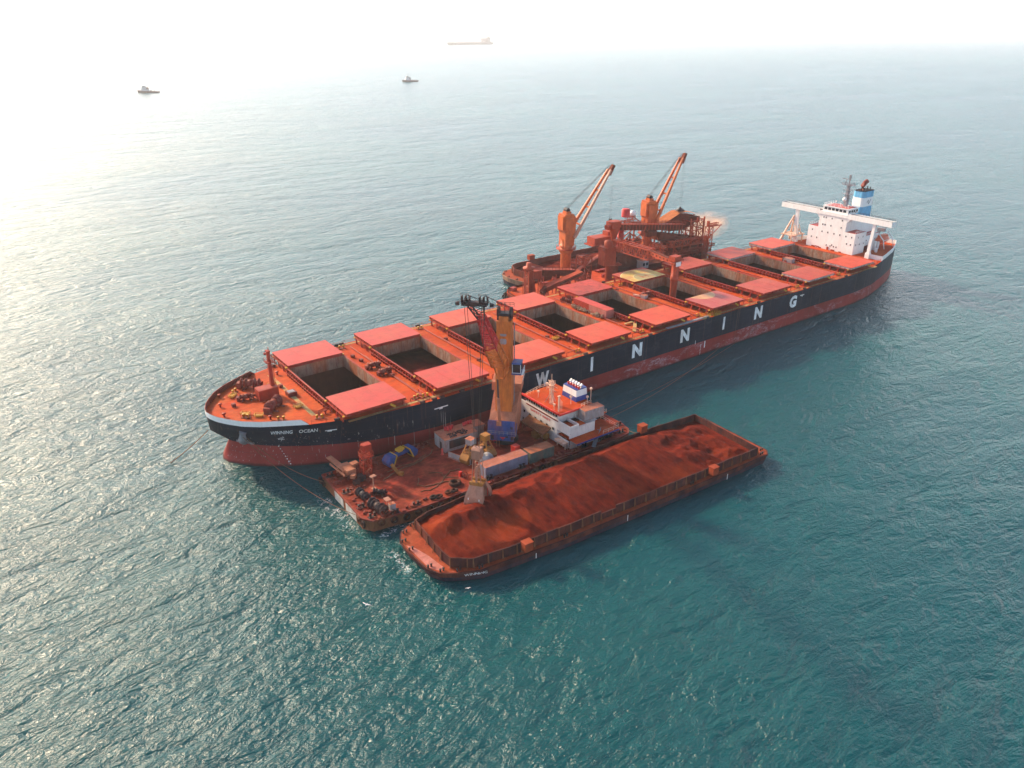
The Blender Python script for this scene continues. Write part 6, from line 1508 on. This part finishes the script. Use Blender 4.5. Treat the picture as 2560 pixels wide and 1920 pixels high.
# gulls
gull = paint('gull_white', (.8, .8, .8), .7, .05)
def bird(loc, rz, label, sc_=.55):
    m = MB(); m.lathe((0, 0, 0), [(0, -.55), (.1, -.45), (.16, -.1), (.13, .3), (.05, .55), (0, .6)], 8, 0, 'x')
    for s in (-1, 1): m.add([(-.22, s*.1, .05), (.15, s*.1, .04), (.12, s*.75, .22), (-.2, s*.8, .24), (0.02, s*.1, .10), (.0, s*.75, .27), (.28, s*1.5, .06), (.2, s*1.55, .05)], [(0, 1, 2, 3), (0, 4, 5, 3), (4, 1, 2, 5), (3, 2, 6, 7)])
    o = m.build('seagull', gull, None, loc, rz); o.scale = (sc_, sc_, sc_); tag(o, label, 'bird', 'gulls over the water'); return o
bird((-1.0, -83.5, 13), .5, 'white gull gliding over open water left of the ore barge'); 
bird((17.5, -84.6, 8), 1.2, 'tiny white gull low over the water just below the ore barge bow', .35)
# ---------------------------------------------------------------- parts that stand apart become objects of their own
import numpy as np
KEEP = ('wall_lettering', 'name_lettering', 'barge_name', 'emblem', 'window', 'wheelhouse_window', 'bridge_window', 'sill')
def split_parts(o):
    me = o.data; nv = len(me.vertices)
    par = list(range(nv))
    def find(i):
        while par[i] != i: par[i] = par[par[i]]; i = par[i]
        return i
    for e in me.edges:
        a, b = find(e.vertices[0]), find(e.vertices[1])
        if a != b: par[b] = a
    roots = sorted({find(i) for i in range(nv)}); idx = {r: k for k, r in enumerate(roots)}; k = len(roots)
    if k < 2 or k > 1500: return
    isl = np.array([idx[find(i)] for i in range(nv)]); co = np.empty(nv*3); me.vertices.foreach_get('co', co); co = co.reshape(-1, 3)
    lo = np.full((k, 3), 1e9); hi = np.full((k, 3), -1e9); np.minimum.at(lo, isl, co); np.maximum.at(hi, isl, co)
    size = (hi-lo).max(axis=1)
    gap = np.maximum(0, np.maximum(lo[:, None]-hi[None], lo[None]-hi[:, None]))
    near = np.sqrt((gap**2).sum(axis=2)) <= np.maximum(0.02, 0.5*np.maximum(size[:, None], size[None]))
    g = list(range(k))
    def fg(i):
        while g[i] != i: g[i] = g[g[i]]; i = g[i]
        return i
    for a, b in zip(*np.nonzero(np.triu(near, 1))):
        a, b = fg(int(a)), fg(int(b))
        if a != b: g[b] = a
    piece = [fg(i) for i in range(k)]; ids = sorted(set(piece))
    if len(ids) < 2 or len(ids) > 100: return
    vp = [piece[i] for i in isl]
    ch = kids(o)
    for n_, pid in enumerate(ids):
        vm = {}; vs = []; fs = []; mi = []; sm = []
        for i in range(nv):
            if vp[i] == pid: vm[i] = len(vs); vs.append(tuple(co[i]))
        for p_ in me.polygons:
            if p_.vertices[0] in vm: fs.append([vm[i] for i in p_.vertices]); mi.append(p_.material_index); sm.append(p_.use_smooth)
        m2 = bpy.data.meshes.new(o.name.split('.')[0]); m2.from_pydata(vs, [], fs)
        for mt in me.materials: m2.materials.append(mt)
        m2.polygons.foreach_set('material_index', mi); m2.polygons.foreach_set('use_smooth', sm); m2.update()
        if n_ == 0: keep = m2
        else:
            c = o.copy(); c.data = m2; COL.objects.link(c)
    if me.users == 1: o.data = keep
    else: o.data = keep
for o in list(bpy.data.objects):
    if o.type == 'MESH' and o.parent and not o.get('kind') and o.data.users == 1 and o.name.split('.')[0] not in KEEP and len(o.data.vertices) < 40000: split_parts(o)
